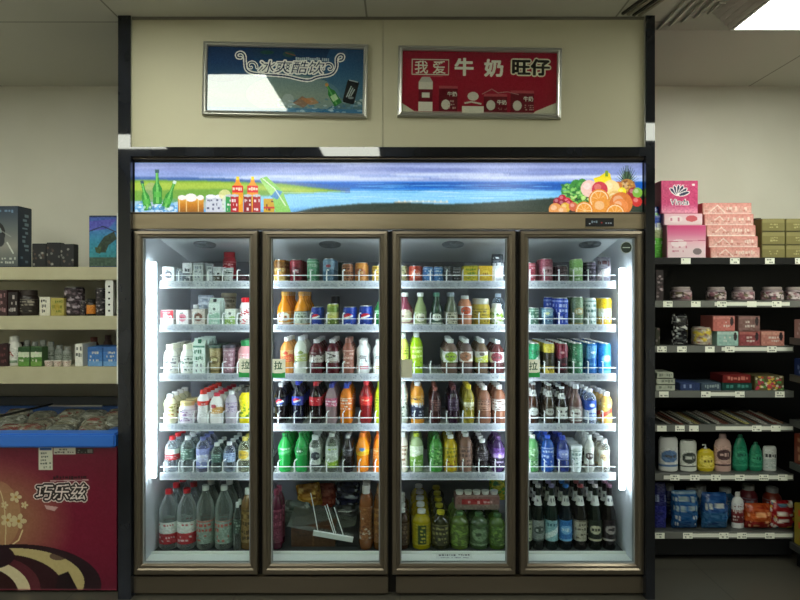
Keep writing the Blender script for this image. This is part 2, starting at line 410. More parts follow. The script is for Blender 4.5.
# ============================================================= THE ROOM
def struct(name, m, d, bev=0): return tag(box(name, m, d, bev=bev), kind='structure')
XL, XR, YB, YR, H = -2.95, 3.0, 3.86, -2.4, 2.8
struct('floor', M_FLOOR, (XL,XR,YR,YB,-.06,0))
struct('ceiling', M_CEIL, (XL,XR,YR,YB,H,H+.06))
struct('wall_back', M_WALL, (XL,XR,YB,YB+.08,0,H))
struct('wall_left', M_WALL, (XL-.08,XL,YR,YB,0,H))
struct('wall_right', M_WALL, (XR,XR+.08,YR,YB,0,H))
struct('wall_rear', M_DARKWALL, (XL,XR,YR-.08,YR,0,H))
# built-in surround of the fridge: beige panel above, black marble around
zt = Z(148,2.9); zb_ = Z(158.5,2.93)
PX0, PX1 = X(130.5,2.9), X(645.5,2.9)
PXM = X(383,2.9)
struct('wall_front', M_PANEL, (PX0,PXM-.0012,2.9,2.96,zt,H))
struct('wall_front', M_PANEL, (PXM+.0012,PX1,2.9,2.96,zt,H))
struct('trim_1', M_MARBLE, (X(118,2.88),X(130.5,2.88),2.88,YB,0,H))
struct('trim_2', M_MARBLE, (X(646,2.88),X(655,2.88),2.88,YB,0,H))
struct('trim_3', M_MARBLE, (X(130.5,2.88),X(646,2.88),2.88,2.96,zb_,zt))
struct('trim_4', M_ALU, (PX0-.001,PX0+.009,2.886,2.9,zt,H))
struct('trim_5', M_ALU, (PX1-.009,PX1+.001,2.886,2.9,zt,H))
struct('trim_6', mat('grey_cap','6f6c60',.6), (PX0,PX1,2.893,2.9,H-.012,H))

# ceiling fittings
def troffer(x0, x1, y0, y1, label):
    t = empty('ceiling_light', ((x0+x1)/2,(y0+y1)/2,H)); cx, cy = t.location.x, t.location.y
    bm = bmesh.new(); 
    for d in ((x0,x1,y0,y0+.012),(x0,x1,y1-.012,y1),(x0,x0+.012,y0+.012,y1-.012),(x1-.012,x1,y0+.012,y1-.012)):
        bx(bm, d[0]-cx,d[1]-cx,d[2]-cy,d[3]-cy,-.012,0)
    mk('frame', bm, M_WHITE, t)
    bm = bmesh.new(); bx(bm, x0+.012-cx,x1-.012-cx,y0+.012-cy,y1-.012-cy,-.008,-.002); mk('diffuser', bm, M_TROF, t)
    tag(t, label, 'ceiling light', 'square panel lights in the ceiling')
xr = X(730.5,3.02)
troffer(xr, xr+.6, 2.42, 3.02, 'bright white ceiling light at the top right corner')
troffer(-1.42, -.8, 1.42, 2.17, 'ceiling light reflected in the left poster above the fridge')
troffer(1.85, 2.45, .57, 1.13, 'ceiling light over the right aisle, nearer than the corner one')
troffer(-.74, -.18, -.3, .6, 'ceiling light above the camera, left of centre')
troffer(1.95, 2.55, 1.5, 2.1, 'added unseen ceiling light over the black shelving, just out of frame')  # added to even out the brightness of the beige panel's right half
troffer(-2.7, -2.1, .28, .8, 'ceiling light over the left aisle near the freezer')
troffer(.9, 1.5, -1.9, -.7, 'added unseen ceiling light behind the camera on the right')  # unseen fitting added for more diffuse room light
troffer(-1.7, -1.1, -1.9, -.7, 'added unseen ceiling light behind the camera on the left')  # added like its neighbour to lift the ambient brightness
troffer(-2.92, -2.52, 2.1, 2.7, 'added unseen ceiling light over the cream shelving in the left bay')  # added out of view to brighten the left wall and goods
# air diffuser
dx0, dx1, dy0, dy1 = X(656,3.02), xr-.004, 2.57, 3.02
t = empty('air_diffuser', ((dx0+dx1)/2,(dy0+dy1)/2,H))
hx, hy = (dx1-dx0)/2, (dy1-dy0)/2
for k in range(5):
    o = k*.042; bm = bmesh.new(); a, b = hx-o, hy-o
    rings = [[bm.verts.new((sx*(a-i),sy*(b-i),z)) for sx, sy in ((-1,-1),(1,-1),(1,1),(-1,1))] for i, z in ((0,-.004),(.004,-.012),(.03,-.001),(.03,.0))]
    for A, B in zip(rings, rings[1:]):
        for q in range(4): bm.faces.new((A[q],A[(q+1)%4],B[(q+1)%4],B[q]))
    mk('louvre_ring', bm, mat('diffuser_metal','b4b2a6',.5), t)
tag(t, 'square ceiling air diffuser with nested louvres beside the bright light', 'air vent')
t = empty('slot_vent', (X(636,2.87),2.80,H)); t.rotation_euler.z = .27
for k in range(4): 
    bm = bmesh.new(); bx(bm, -.06+k*.03,-.048+k*.03,-.12,.07,-.01,0); mk('slat', bm, mat('slot_dark','2a2823',.6) if k%2==0 else mat('slot_pale','8f8b7a',.5), t)
tag(t, 'narrow slot vent in the ceiling above the right pillar', 'air vent')

# ============================================================= FRIDGE
FX0, FX1 = X(131.5,2.94), X(645,2.94)
fr = empty('display_fridge', ((FX0+FX1)/2, 2.95, 0)); FO = fr.location.copy()
tag(fr, 'tall bronze four-door glass display fridge full of drinks with lit header', 'fridge')
def part(name, m, d, parent=None, bev=0):
    bm = bmesh.new(); x0,x1,y0,y1,z0,z1 = d
    if parent is None or parent is fr: off = FO
    else: off = Vector((0,0,0)) + FO
    bx(bm, x0-off.x,x1-off.x,y0-off.y,y1-off.y,z0-off.z,z1-off.z,bev=bev)
    return mk(name, bm, m, parent or fr, smooth=bool(bev))
ztop = Z(158.5,2.94); zb5 = Z(575.5,2.9)
IL, IR = X(143,2.98), X(633.5,2.98)
zf = SURF[5]
part('side_panel', M_INNER, (FX0,IL,2.96,3.70,.1,ztop)); part('side_panel', M_INNER, (IR,FX1,2.96,3.70,.1,ztop))
part('back_panel', M_BACKIN, (IL,IR,3.66,3.70,.1,ztop))
part('floor_panel', M_DECK, (IL,IR,3.085,3.66,zf-.05,zf)); part('sill', M_SILL, (IL,IR,2.965,3.085,zf-.05,zf)); part('added_sill_lip', M_SILL, (IL,IR,3.072,3.085,zf,zf+.014), bev=.003)  # upright lip added so the sill catches more room light
bm = bmesh.new()   # sloping evaporator cover
pts = [(2.97,1.86),(2.97,1.80),(3.66,Z(262,3.65)),(3.66,1.86)]
A = [bm.verts.new((IL-FO.x,y-FO.y,z)) for y, z in pts]; B = [bm.verts.new((IR-FO.x,y-FO.y,z)) for y, z in pts]
bm.faces.new(A); bm.faces.new(B[::-1])
for k in range(4): bm.faces.new((A[k],A[(k+1)%4],B[(k+1)%4],B[k]))
mk('ceiling_panel', bm, M_CEILIN, fr)
# fan grilles on the sloping ceiling
sl = (Z(262,3.65)-1.80)/.69
for px in (205,330,453,590):
    yy = 3.27; bm = bmesh.new()
    for k in range(4):
        rr = .056-k*.014
        tube(bm, [(rr*math.cos(a),rr*math.sin(a),0) for a in [2*math.pi*j/24 for j in range(25)]], .0022, 5)
    for a in (0,1.05,2.1): tube(bm, [(-.056*math.cos(a),-.056*math.sin(a),0),(.056*math.cos(a),.056*math.sin(a),0)], .002, 5)
    lathe(bm, [(0,.003),(.06,.003),(.06,.006),(0,.006)], 24)
    g = mk('fan_grille', bm, mat('grille_grey','8a9092',.5), fr)
    g.location = (X(px,yy)-FO.x, yy-FO.y, 1.80+sl*(yy-2.97)-.008); g.rotation_euler.x = math.atan(sl)
# door jambs (dark) behind the gaps
MULL = [260,390,518]
for px in MULL:
    c = X(px,2.96); part('mullion', M_DARKMETAL, (c-.038,c+.038,2.945,2.985,zb5-.02,Z(231,2.94)))
# header light box
HX0, HX1, HZ0, HZ1 = X(133.5,2.9), X(643.5,2.9), Z(213,2.9), Z(162,2.9)
bm = bmesh.new()
sweep_frame(bm, FX0-FO.x, FX1-FO.x, HZ0-.004, ztop, [(0,3.0-FO.y),(0,2.912-FO.y),(.004,2.905-FO.y),(.010,2.905-FO.y),(.014,2.915-FO.y),(.014,3.0-FO.y)], (1,1,1,.8))
mk('header_frame', bm, M_BRONZE, fr)
part('header_box', M_DARKMETAL, (FX0+.01,FX1-.01,2.925,3.0,Z(229,2.92),ztop-.01))
part('header_rail', M_BRONZEH, (FX0,FX1,2.905,2.96,Z(229,2.905),HZ0-.004), bev=.004)
part('top_panel', M_BRONZE, (FX0,FX1,2.97,3.7,ztop-.012,ztop-.001))
# base panels
zb0, zb1 = .012, Z(577.5,2.91)
part('base_panel', M_BRONZE, (FX0,X(388,2.91),2.915,2.96,zb0,zb1), bev=.003)
part('base_panel', M_BRONZE, (X(396,2.91),FX1,2.915,2.96,zb0,zb1), bev=.003)
part('plinth', M_DARKMETAL, (FX0+.005,FX1-.005,2.955,3.68,.0,.12))
# control display
cx0,cx1 = X(585.5,2.905),X(613.5,2.905)
d = part('control_display', M_BLACK, (cx0,cx1,2.9,2.906,Z(226.5,2.9),Z(218,2.9)))
cv = Canvas(0,0,28,8.5,4,'0c0c10')
marks(cv,5,2,13,6.5,'8fa6b0',1,cell=1.8,dens=.9); cv.rect(3,5.2,4.4,6.6,'c0ccd0'); cv.rect(15,4,16.5,5.5,'a02a2a')
for k in range(3): cv.rect(19.5+k*2.4,4.6,21+k*2.4,6,'9aa6ac')
o = flat_print('readout', cv, cx0+.001-FO.x, cx1-.001-FO.x, Z(226,2.9), Z(218.5,2.9), 2.8992-FO.y, printm('display_print',.2,emit=.6), d)
# LED tubes
def led(x, y, z0, z1):
    l = part('led_strip', M_LED, (x-.015,x+.015,y-.006,y+.006,z0,z1), bev=.003); 
    return l
led(X(153,3.03),3.035,Z(478,3.03),Z(262,3.03)); led(X(622.5,3.03),3.035,Z(490,3.03),Z(268,3.03))
for px in MULL:
    c = X(px,2.96); led(c,3.0,Z(478,3.03),Z(250,3.03))
# shelves
RX = [(160,257.5),(271,386),(397,513),(525,615.5)]
WZ = SURF[:5]
for di, (a, b) in enumerate(RX):
    for si in range(5):
        z = WZ[si]; x0, x1 = X(a,3.08), X(b,3.08); off = FO
        bm = bmesh.new(); n = int((x1-x0)/.03)
        for k in range(n+1):
            x = x0+.004+(x1-x0-.008)*k/n; bx(bm, x-.002-off.x, x+.002-off.x, 3.085-off.y, 3.62-off.y, z-.006, z-.0005)
        bx(bm, x0-off.x, x1-off.x, 3.085-off.y, 3.62-off.y, z-.010, z-.006)  # solid plate added under the wires to block light going down
        for y in (3.085,3.3,3.5,3.61): bx(bm, x0-off.x, x1-off.x, y-off.y, y+.008-off.y, z-.014, z-.006)
        s = mk('shelf', bm, M_WIRE, fr)
        cv = Canvas(a,0,b,8.5,1.6,'b4bac4'); cv.vgrad(a,0,b,8.5,['c6cad0','a6abb2','9ea3ab','a0a5ad','f0f2f6']); cv.noise(.05,1.3)
        q = a+3
        while q < b-8:
            wd = random.uniform(8,13)
            if random.random() < .75: cv.rect(q,2,q+wd,6.6,random.choice(['c4c8cc','989ea6','b0b6be']),.6); marks(cv,q+1,2.4,q+wd-1,6.2,'666c78',2,dens=.5,cell=1.2,al=.6)
            q += wd+random.uniform(2,7)
        flat_print('price_rail', cv, x0-off.x, x1-off.x, z-.025, z+.014, 3.078-off.y, M_PRINT, s)
        bm = bmesh.new()
        tube(bm, [(x0-off.x,3.082-off.y,z+.042),(x1-off.x,3.082-off.y,z+.042)], .0024)
        ph = [3,6,0,4][di]; q = a+ph+1
        while q < b-2:
            xx = X(q,3.08)-off.x; tube(bm, [(xx,3.082-off.y,z+.012),(xx,3.082-off.y,z+.064),(xx+.003,3.088-off.y,z+.07),(xx+.006,3.12-off.y,z+.07)], .0034, 5)
            q += 16.2 if di in (1,2) else 14.6
        mk('wire_guard', bm, M_WIRE, s)
# doors
DX = [(133,257.5),(262,388),(392,516),(520.5,644.5)]
zd0, zd1 = zb5, Z(230.5,2.9)
LAN = "\u62c9"
for di, (a, b) in enumerate(DX):
    x0, x1 = X(a,2.9)-FO.x, X(b,2.9)-FO.x; bm = bmesh.new()
    sweep_frame(bm, x0, x1, zd0, zd1, [(0,2.945-FO.y),(0,2.908-FO.y),(.004,2.902-FO.y),(.020,2.9-FO.y),(.026,2.906-FO.y),(.034,2.906-FO.y),(.040,2.916-FO.y),(.042,2.94-FO.y)], (1,1,.85,1.25))
    d = mk('door', bm, M_BRONZE, fr)
    bm = bmesh.new(); sweep_frame(bm, x0+.038, x1-.038, zd0+.046, zd1-.030, [(0,2.939-FO.y),(0,2.917-FO.y),(.006,2.917-FO.y),(.008,2.939-FO.y)]); mk('gasket', bm, mat('grey_gasket','8b8f90',.4), d)
    bm = bmesh.new(); bx(bm, x0+.04, x1-.04, 2.924-FO.y, 2.93-FO.y, zd0+.05, zd1-.034); mk('glass_pane', bm, M_GLASS, d)
    # sticker on the glass
    sx = [(237.5,251),(270,284.5),(399.5,412.5),(527.5,541)][di]; sy = [(359,378),(359.5,378.5),(360,378.5),(360,378)][di]
    cv = Canvas(sx[0],sy[0],sx[1],sy[1],3,'f0f6e6' if di != 2 else 'c4c6b0')
    if di != 2:
        cv.rect(sx[0],sy[1]-6,sx[1],sy[1],'28a050'); cv.ell((sx[0]+sx[1])/2,sy[1]-6.5,7,2,'f0f6e6'); cv.text(LAN,(sx[0]+sx[1])/2,sy[0]+6.5,8.5,'1d5a38',.02)
    s = flat_print('pull_sticker', cv, X(sx[0],2.9)-FO.x, X(sx[1],2.9)-FO.x, Z(sy[1],2.9), Z(sy[0],2.9), 2.9232-FO.y, M_PAPER, d)
    if di != 2: s['label'] = 'green and white pull sticker reading \u62c9'
    else: s['label'] = 'plain pale square sticker without writing'
    if di == 3:
        bm = bmesh.new(); lathe(bm, [(0,0),(.029,0),(.029,.001),(0,.001)], 28)
        s = mk('round_sticker', bm, mat('dark_green_sticker','1c2e26',.4), d); s.location = (X(626.5,2.92)-FO.x, 2.9235-FO.y, Z(247.5,2.92)); s.rotation_euler.x = math.pi/2
        bm = bmesh.new(); lathe(bm, [(.026,.0015),(.029,.0015),(.029,.0017),(.026,.0017)], 28); bx(bm,-.018,.018,-.002,.002,.0015,.0018)
        q = mk('sticker_ring', bm, mat('pale_ink','b8c4ba',.5), d); q.location = s.location; q.rotation_euler.x = math.pi/2
# print on the sill of the third compartment
cv = Canvas(436,550,472,559,3,'e4e6e0'); marks(cv,438,551,456,555,'303438',1,cell=1.8,dens=.9); marks(cv,457,551,470,554.5,'303438',1,cell=1.8,dens=.9); marks(cv,440,556,468,558.5,'80868a',1,dens=.8,cell=1)
grid_obj('sill_print', cv.a, lambda U, V: np.stack([X(436,3.05)-FO.x+U*(X(472,3.05)-X(436,3.05)), 3.08-V*.06-FO.y, np.full(U.shape, zf+.0008)], -1), M_PAPER, fr)

# header picture
cv = Canvas(133.5,162,643.5,213,2,'8090c0')
cv.vgrad(133,162,644,183,['6f7cae','8292cc','96b0e6','bcd4fa'])
for _ in range(70):
    y = random.uniform(163,180); x = random.uniform(133,640); L = random.uniform(20,90)
    cv.ell(x,y,L,random.uniform(.5,1.8),random.choice(['6f7cb8','8f9ad0','a9b8e8','c6d6f8','5c6cae']),.28)
for x,y,L in ((300,176,60),(360,178,70),(450,174,60),(520,177,90),(600,176,50),(230,178,40)): cv.ell(x,y,L,1.7,'e4eefc',.55)
cv.vgrad(133,181,644,189,['2272d0','0c54b8','1c78d8'])
cv.vgrad(133,189,644,213,['5fb0ea','86ccf4','74bcec','5aa2d8'])
cv.poly([(133,176.5),(220,177.5),(300,182),(350,186),(350,192),(133,182)],'3c66a8'); cv.poly([(133,179.5),(200,180),(280,183),(347,191),(133,199)],'7fae34'); cv.poly([(133,182),(220,182),(330,190),(240,196),(133,200)],'b3cc4a',.8)
cv.poly([(133,190),(220,188),(300,191),(240,200),(133,203)],'5f9a3c',.7); cv.poly([(380,183),(470,181),(560,183),(620,181),(644,181),(644,190),(560,190),(440,188)],'0f56b0',.8)
cv.poly([(250,196),(350,192),(560,190),(540,197),(420,200),(300,207),(250,210)],'8fd2f6',.8)
cv.poly([(300,186),(345,184),(400,184.5),(430,187),(360,188)],'1668c0',.7)
cv.poly([(288,213),(315,207),(360,203),(405,202),(440,203.5),(470,203),(520,200),(560,197),(644,189),(644,213)],'24342c'); cv.poly([(330,213),(400,205),(500,206),(600,203),(644,205),(644,213)],'2e3a2e',.8)
cv.line([(395,201.5),(420,201),(448,201.5)],1,'d8ccb0'); 
for k in range(9): cv.rect(398+k*6,200,400+k*6,201.3,'f0ecd8')
for _ in range(3):
    b_ = cv.a.copy()
    for sft in (1,-1): b_ += np.roll(cv.a, sft, 0)
    cv.a = b_/3
# ice and green bottles
for _ in range(60): cv.ell(random.uniform(134,176),random.uniform(201,213),random.uniform(1,3),random.uniform(.8,2),random.choice(['dff0f8','a8d0e8','5f9ac8','c4e4f4']),.8)
cv.ell(150,172+22,8,12,'9aa0a4',.4)
for x, y, a_, s in ((142,186,.22,1.),(156,176,.02,1.15),(172,186,-.36,1.)):
    def q(u, v): return (x+(u*math.cos(a_)-v*math.sin(-a_)*-1)*s, y+(v*math.cos(a_)+u*math.sin(a_))*s)
    dx = lambda v: -math.sin(a_)*-1*v
    ca, sa = math.cos(a_), math.sin(a_)
    R_ = lambda u, v: (x+(u*ca+v*sa)*s, y+(-u*sa+v*ca)*s)
    cv.poly([R_(-1.4,-4),R_(1.4,-4),R_(1.6,5),R_(4,10),R_(4,24),R_(-4,24),R_(-4,10),R_(-1.6,5)],'2f8f34'); cv.poly([R_(-.6,-4),R_(.3,-4),R_(.4,6),R_(1.2,11),R_(1.2,23),R_(-1.2,23),R_(-1.2,11)],'8fe070',.7)
    cv.poly([R_(-1.7,-6),R_(1.7,-6),R_(1.7,-3),R_(-1.7,-3)],'cfe8d8' if a_<0 else '2a5a5a'); cv.poly([R_(-3,13),R_(3,13),R_(3,18),R_(-3,18)],'57b848',.8)
for _ in range(40): cv.ell(random.uniform(134,176),random.uniform(206,213),random.uniform(.8,2.2),random.uniform(.7,1.6),random.choice(['dff0f8','8fc0e0','3f7ab0']),.7)
for x, w in ((181,8),(190,12),(199.5,7)):
    cv.vgrad(x-w/2,197,x+w/2,213,['e8b44c','c47a1c','8a5a20']); cv.ell(x,197,w/2,4 if w>9 else 2.5,'f4f2ea'); cv.rect(x-w/2+1,199,x-w/2+2.2,211,'f6dc98',.8)
cv.ell(205,204,2.6,5,'c8b890',.6)
for x in (210,219): 
    cv.rect(x-5,196,x+5,213,'ccd2dc'); cv.ell(x,196,5,2,'eef2f6'); marks(cv,x-4,198,x+4,210,'4a5270',3,cell=1.6,dens=.6)
cv.ell(224,194,6,5,'e8e4a0',.8); cv.ell(226,203,5,9,'d8ead0',.7)
for x in (237,252):
    cv.poly([(x-1.5,177),(x+1.5,177),(x+2,181),(x+5.5,187),(x+5.5,213),(x-5.5,213),(x-5.5,187),(x-2,181)],'f09a18'); cv.rect(x-1.6,176,x+1.6,179.5,'f8d820'); cv.rect(x-5.5,185,x+5.5,192,'d81c18'); marks(cv,x-5,186,x+5,191,'fff0d0',1,cell=1.6,dens=.8); cv.ell(x,200,4,5,'f8c828',.8)
for x, c in ((229,'2e9a50'),(234,'b41424'),(247,'8c1420'),(256,'a81420'),(245,'e8c830')): 
    if c == 'e8c830': continue
    cv.rect(x-4.2,195,x+4.2,213,c); cv.ell(x,195,4.2,1.3,'c8c8cc'); marks(cv,x-3,198,x+3,211,'f4e8e8',3,cell=1.3,dens=.55)
cv.rect(263,198,274,212,'caa018'); marks(cv,264,199,273,211,'5c1a10',3,cell=2,dens=.7); cv.rect(263,206,274,208,'c03018')
cv.poly([(259,178),(266,176),(282,190),(285,198),(291,212),(275,213),(272,196)],'86c85a'); cv.poly([(259,179),(279,192),(272,197)],'a6dc78',.9); cv.poly([(270,196),(276,189),(282,191),(277,199)],'3f86c8',.9); cv.line([(262,178),(274,188),(285,205)],1.2,'eef6e8',.7)
# fruit
def fruit(x,y,r,c,hl='ffffff',ry=None,cut=False):
    cv.ell(x,y,r,ry or r,c); 
    if cut: cv.ell(x,y,r*.88,(ry or r)*.88,'f8dcae'); cv.ell(x,y,r*.78,(ry or r)*.78,'eb9c3e'); [cv.line([(x,y),(x+r*.75*math.cos(a),y+(ry or r)*.75*math.sin(a))],.5,'f8d49a',.8) for a in np.arange(0,6.28,.7)]
    else: cv.ell(x-r*.25,y-r*.3,r*.45,r*.4,hl,.35)
for k in range(17):
    a_ = -math.pi/2+(k-8)*.19; cv.poly([(626.5,184),(629.5,184),(628+12*math.cos(a_)*1.0,182+21*math.sin(a_)*(1-.03*abs(k-8)))],random.choice(['24402c','3a5c3a','1c3024','4a6a48']))
fruit(628,187,8.5,'b07a34'); [cv.ell(random.uniform(621,636),random.uniform(180,192),1.1,.9,random.choice(['7a4a1c','d8a850']),.8) for _ in range(26)]
fruit(619,185,4,'c8742c')
for a_, r in ((568,9),(577,10),(583,9)): cv.ell(a_,188+(577-a_)*.3,r*.7,r*.9,'3f8c3c'); [cv.ell(a_+random.uniform(-5,5),189+random.uniform(-7,6),2,1.4,random.choice(['8fd068','2c6c34','60b050','b4e088']),.8) for _ in range(16)]
for _ in range(30): cv.ell(random.uniform(572,590),random.uniform(195,204),2.4,1.2,random.choice(['9cd860','4c9a38','c8ec88','2e6c2c']),.85,random.uniform(-.8,.8))
for p in ([(594,178),(600,176),(606,172),(608,175),(603,181),(596,182)],[(602,176),(607,171),(611,173),(613,182),(604,183)]): cv.poly(p,'ecd81c')
cv.ell(604,181,9,4,'f4e02c'); cv.rect(606,170,609,176,'7a9a28')
fruit(590,188,8.5,'f0c8b8'); fruit(612,188,8.5,'f4d894','fffbe0'); fruit(600.5,189,8,'cc3a4c','f8d8a0')
fruit(623,191,4.2,'f0e024'); fruit(616,198,8,'e8c070'); fruit(615,199,5,'d8a848')
for x, y, c in ((631,196,'b81c28'),(638,201,'c8302c'),(634,192,'982028'),(638.5,192,'7cb040'),(627,198,'a8242c')): fruit(x,y,5,c)
for x, y in ((558,201),(563,198),(568,201),(563,203),(570,203)): fruit(x,y,4,random.choice(['b81c34','d02c44','901830']))
fruit(556,209,6.5,'e49a54'); fruit(566,207,5,'e4b040'); fruit(574,206,4.5,'d06848'); fruit(563,211,5,'eaa864')
fruit(600,199,10.5,'e0862a',cut=True); fruit(603,208,11,'e8983c'); fruit(622,203,11.5,'d87a34'); fruit(621,206,8,'e88c48')
fruit(585,210,9,'e0862a',cut=True); fruit(616,213,10,'e0862a',cut=True)
for _ in range(40):
    y = random.uniform(182,190); cv.ell(random.uniform(350,545),y,random.uniform(8,30),.5,random.choice(['0c4aa0','4c9ce0','8cc8f4']),.35)
for _ in range(30): cv.ell(random.uniform(300,545),random.uniform(190,199),random.uniform(8,30),.5,random.choice(['b8e4fc','5cb0e8','d8f0fc']),.35)
cv.noise(.03,1)
p = flat_print('header_picture', cv, HX0-FO.x, HX1-FO.x, HZ0, HZ1, 2.915-FO.y, M_BACKLIT, fr)
p['label'] = 'backlit picture of lake, bottles and fruit'

# ============================================================= POSTERS
def poster(name, corners, cvf, label):
    (ax, ay), (bx_, by), (cx_, cy_), (dx_, dy_) = corners
    D = 2.885; cx, cy = (ax+bx_+cx_+dx_)/4, (ay+by+cy_+dy_)/4; w = ((bx_-ax)+(dx_-cx_))/2; h = ((cy_-ay)+(dy_-by))/2
    W, Hh = w/F*D, h/F*D; t = empty(name, (X(cx,D),2.9,Z(cy,D))); t.rotation_euler.y = math.atan2((by-ay)+(dy_-cy_), 2*w)
    bm = bmesh.new(); sweep_frame(bm,-W/2,W/2,-Hh/2,Hh/2,[(0,-.001),(0,-.022),(.003,-.026),(.009,-.022),(.016,-.026),(.021,-.02),(.022,-.006)]); mk('frame', bm, M_ALU, t)
    bm = bmesh.new(); bx(bm,-W/2+.01,W/2-.01,-.008,-.001,-Hh/2+.01,Hh/2-.01); mk('backing', bm, M_DARKMETAL, t)
    cv = cvf(w-8, h-8); flat_print('printed_picture', cv, -W/2+.02, W/2-.02, -Hh/2+.02, Hh/2-.02, -.012, M_POSTER, t)
    return tag(t, label, 'poster')
def cool(w, h):
    cv = Canvas(0,0,w,h,3,'1e3f66'); cv.vgrad(0,0,w,h,['122a4a','1c4064','3c606e','5c726c','3c5e70'])
    cv.ell(w*.55,h*.72,w*.3,h*.3,'8f9a8a',.5); cv.ell(w*.1,h*.2,w*.2,h*.35,'12305c',.5); cv.ell(w*.93,h*.3,w*.18,h*.5,'2c5a80',.5)
    cv.rect(0,h*.93,w,h,'2a6494',.6)
    for _ in range(90): cv.ell(w*random.uniform(.45,1),h*random.uniform(.78,1),random.uniform(.6,3),random.uniform(.5,1.6),random.choice(['b8ccd4','5f8ca4','2c5c80','dce8e8']),.45)
    cv.ell(w*.38,h*.08,7,2,'1c4438',.8); cv.ell(w*.52,h*.1,6,3,'2c4a40',.8); cv.line([(w*.5,h*.08),(w*.56,h*.12)],1,'6a4a34')
    marks(cv,w*.56,h*.13,w*.78,h*.22,'a8b8bc',1,cell=1.4,dens=.9)
    def swirl(cx, cy, s, n=26, col='e0e2dc', wd=3.2):
        cv.line([(cx+s*(1.2+5*t)*math.cos(4.6*t+1.2)*(1 if s>0 else 1), cy+abs(s)*(1.2+5*t)*math.sin(4.6*t+1.2)) for t in np.linspace(0,1.15,n)],wd,col)
    for wd, col in ((4.4,'e4e6e0'),(1.8,'1a3050')):
        q = [(w*.215,h*.17),(w*.19,h*.17),(w*.185,h*.11),(w*.215,h*.08),(w*.24,h*.13),(w*.24,h*.25),(w*.25,h*.38),(w*.33,h*.42),(w*.5,h*.43),(w*.6,h*.49),(w*.66,h*.5),(w*.7,h*.44),(w*.8,h*.41),(w*.83,h*.28),(w*.82,h*.16),(w*.84,h*.09),(w*.87,h*.1),(w*.865,h*.17),(w*.845,h*.18)]
        for _ in range(3): q = [q[0]]+[p for a, b in zip(q, q[1:]) for p in ((a[0]*.75+b[0]*.25,a[1]*.75+b[1]*.25),(a[0]*.25+b[0]*.75,a[1]*.25+b[1]*.75))]+[q[-1]]
        cv.line(q,wd*.85,col)
        swirl(w*.28,h*.3,.85,wd=wd*.7,col=col); swirl(w*.78,h*.3,-.85,wd=wd*.7,col=col)
    cv.text('\u51b0\u723d\u9177\u996e',w*.54,h*.30,13.5,'e0e2dc',0,1.22,.25,dil=1.5); cv.text('\u51b0\u723d\u9177\u996e',w*.54,h*.30,13.5,'162a4c',0,1.22,.25)
    cv.poly([(w*.55,h*.85),(w*.61,h*.74),(w*.67,h*.82),(w*.62,h*.92)],'7a5a44',.8); cv.ell(w*.52,h*.8,6,6,'9aa8a8',.5); cv.poly([(w*.6,h*.78),(w*.68,h*.76),(w*.72,h*.84),(w*.66,h*.88)],'a86a3c',.6)
    a_ = -.55; ca, sa = math.cos(a_), math.sin(a_); x, y = w*.765, h*.56; R_ = lambda u, v: (x+u*ca-v*sa, y+u*sa+v*ca)
    cv.poly([R_(-1.2,-2),R_(1.2,-2),R_(1.4,5),R_(4,9),R_(4.2,23),R_(-4.2,23),R_(-4,9),R_(-1.4,5)],'2c6c34'); cv.poly([R_(-3,12),R_(3,12),R_(3,18),R_(-3,18)],'9cb890'); cv.poly([R_(-.8,-1),R_(.2,-1),R_(.3,8),R_(-.4,22),R_(-2,22)],'7cc070',.5); cv.ell(x,y,1.7,1.7,'b0804c')
    a_ = .22; ca, sa = math.cos(a_), math.sin(a_); x, y = w*.92, h*.66; R_ = lambda u, v: (x+u*ca-v*sa, y+u*sa+v*ca)
    cv.poly([R_(-5.6,-11),R_(5.6,-11),R_(6,-9),R_(6,10),R_(5,12),R_(-5,12),R_(-6,10),R_(-6,-9)],'141a20'); [cv.line([R_(-3+k*2,6-k),R_(-1+k*2,-5+k)],1.1,'9aa8a4') for k in range(3)]; cv.ell(x,y+6,3,1.2,'9aa8a4',.7); cv.line([R_(-4,-11),R_(4,-11)],1,'98a0a0')
    cv.noise(.02,1); return cv
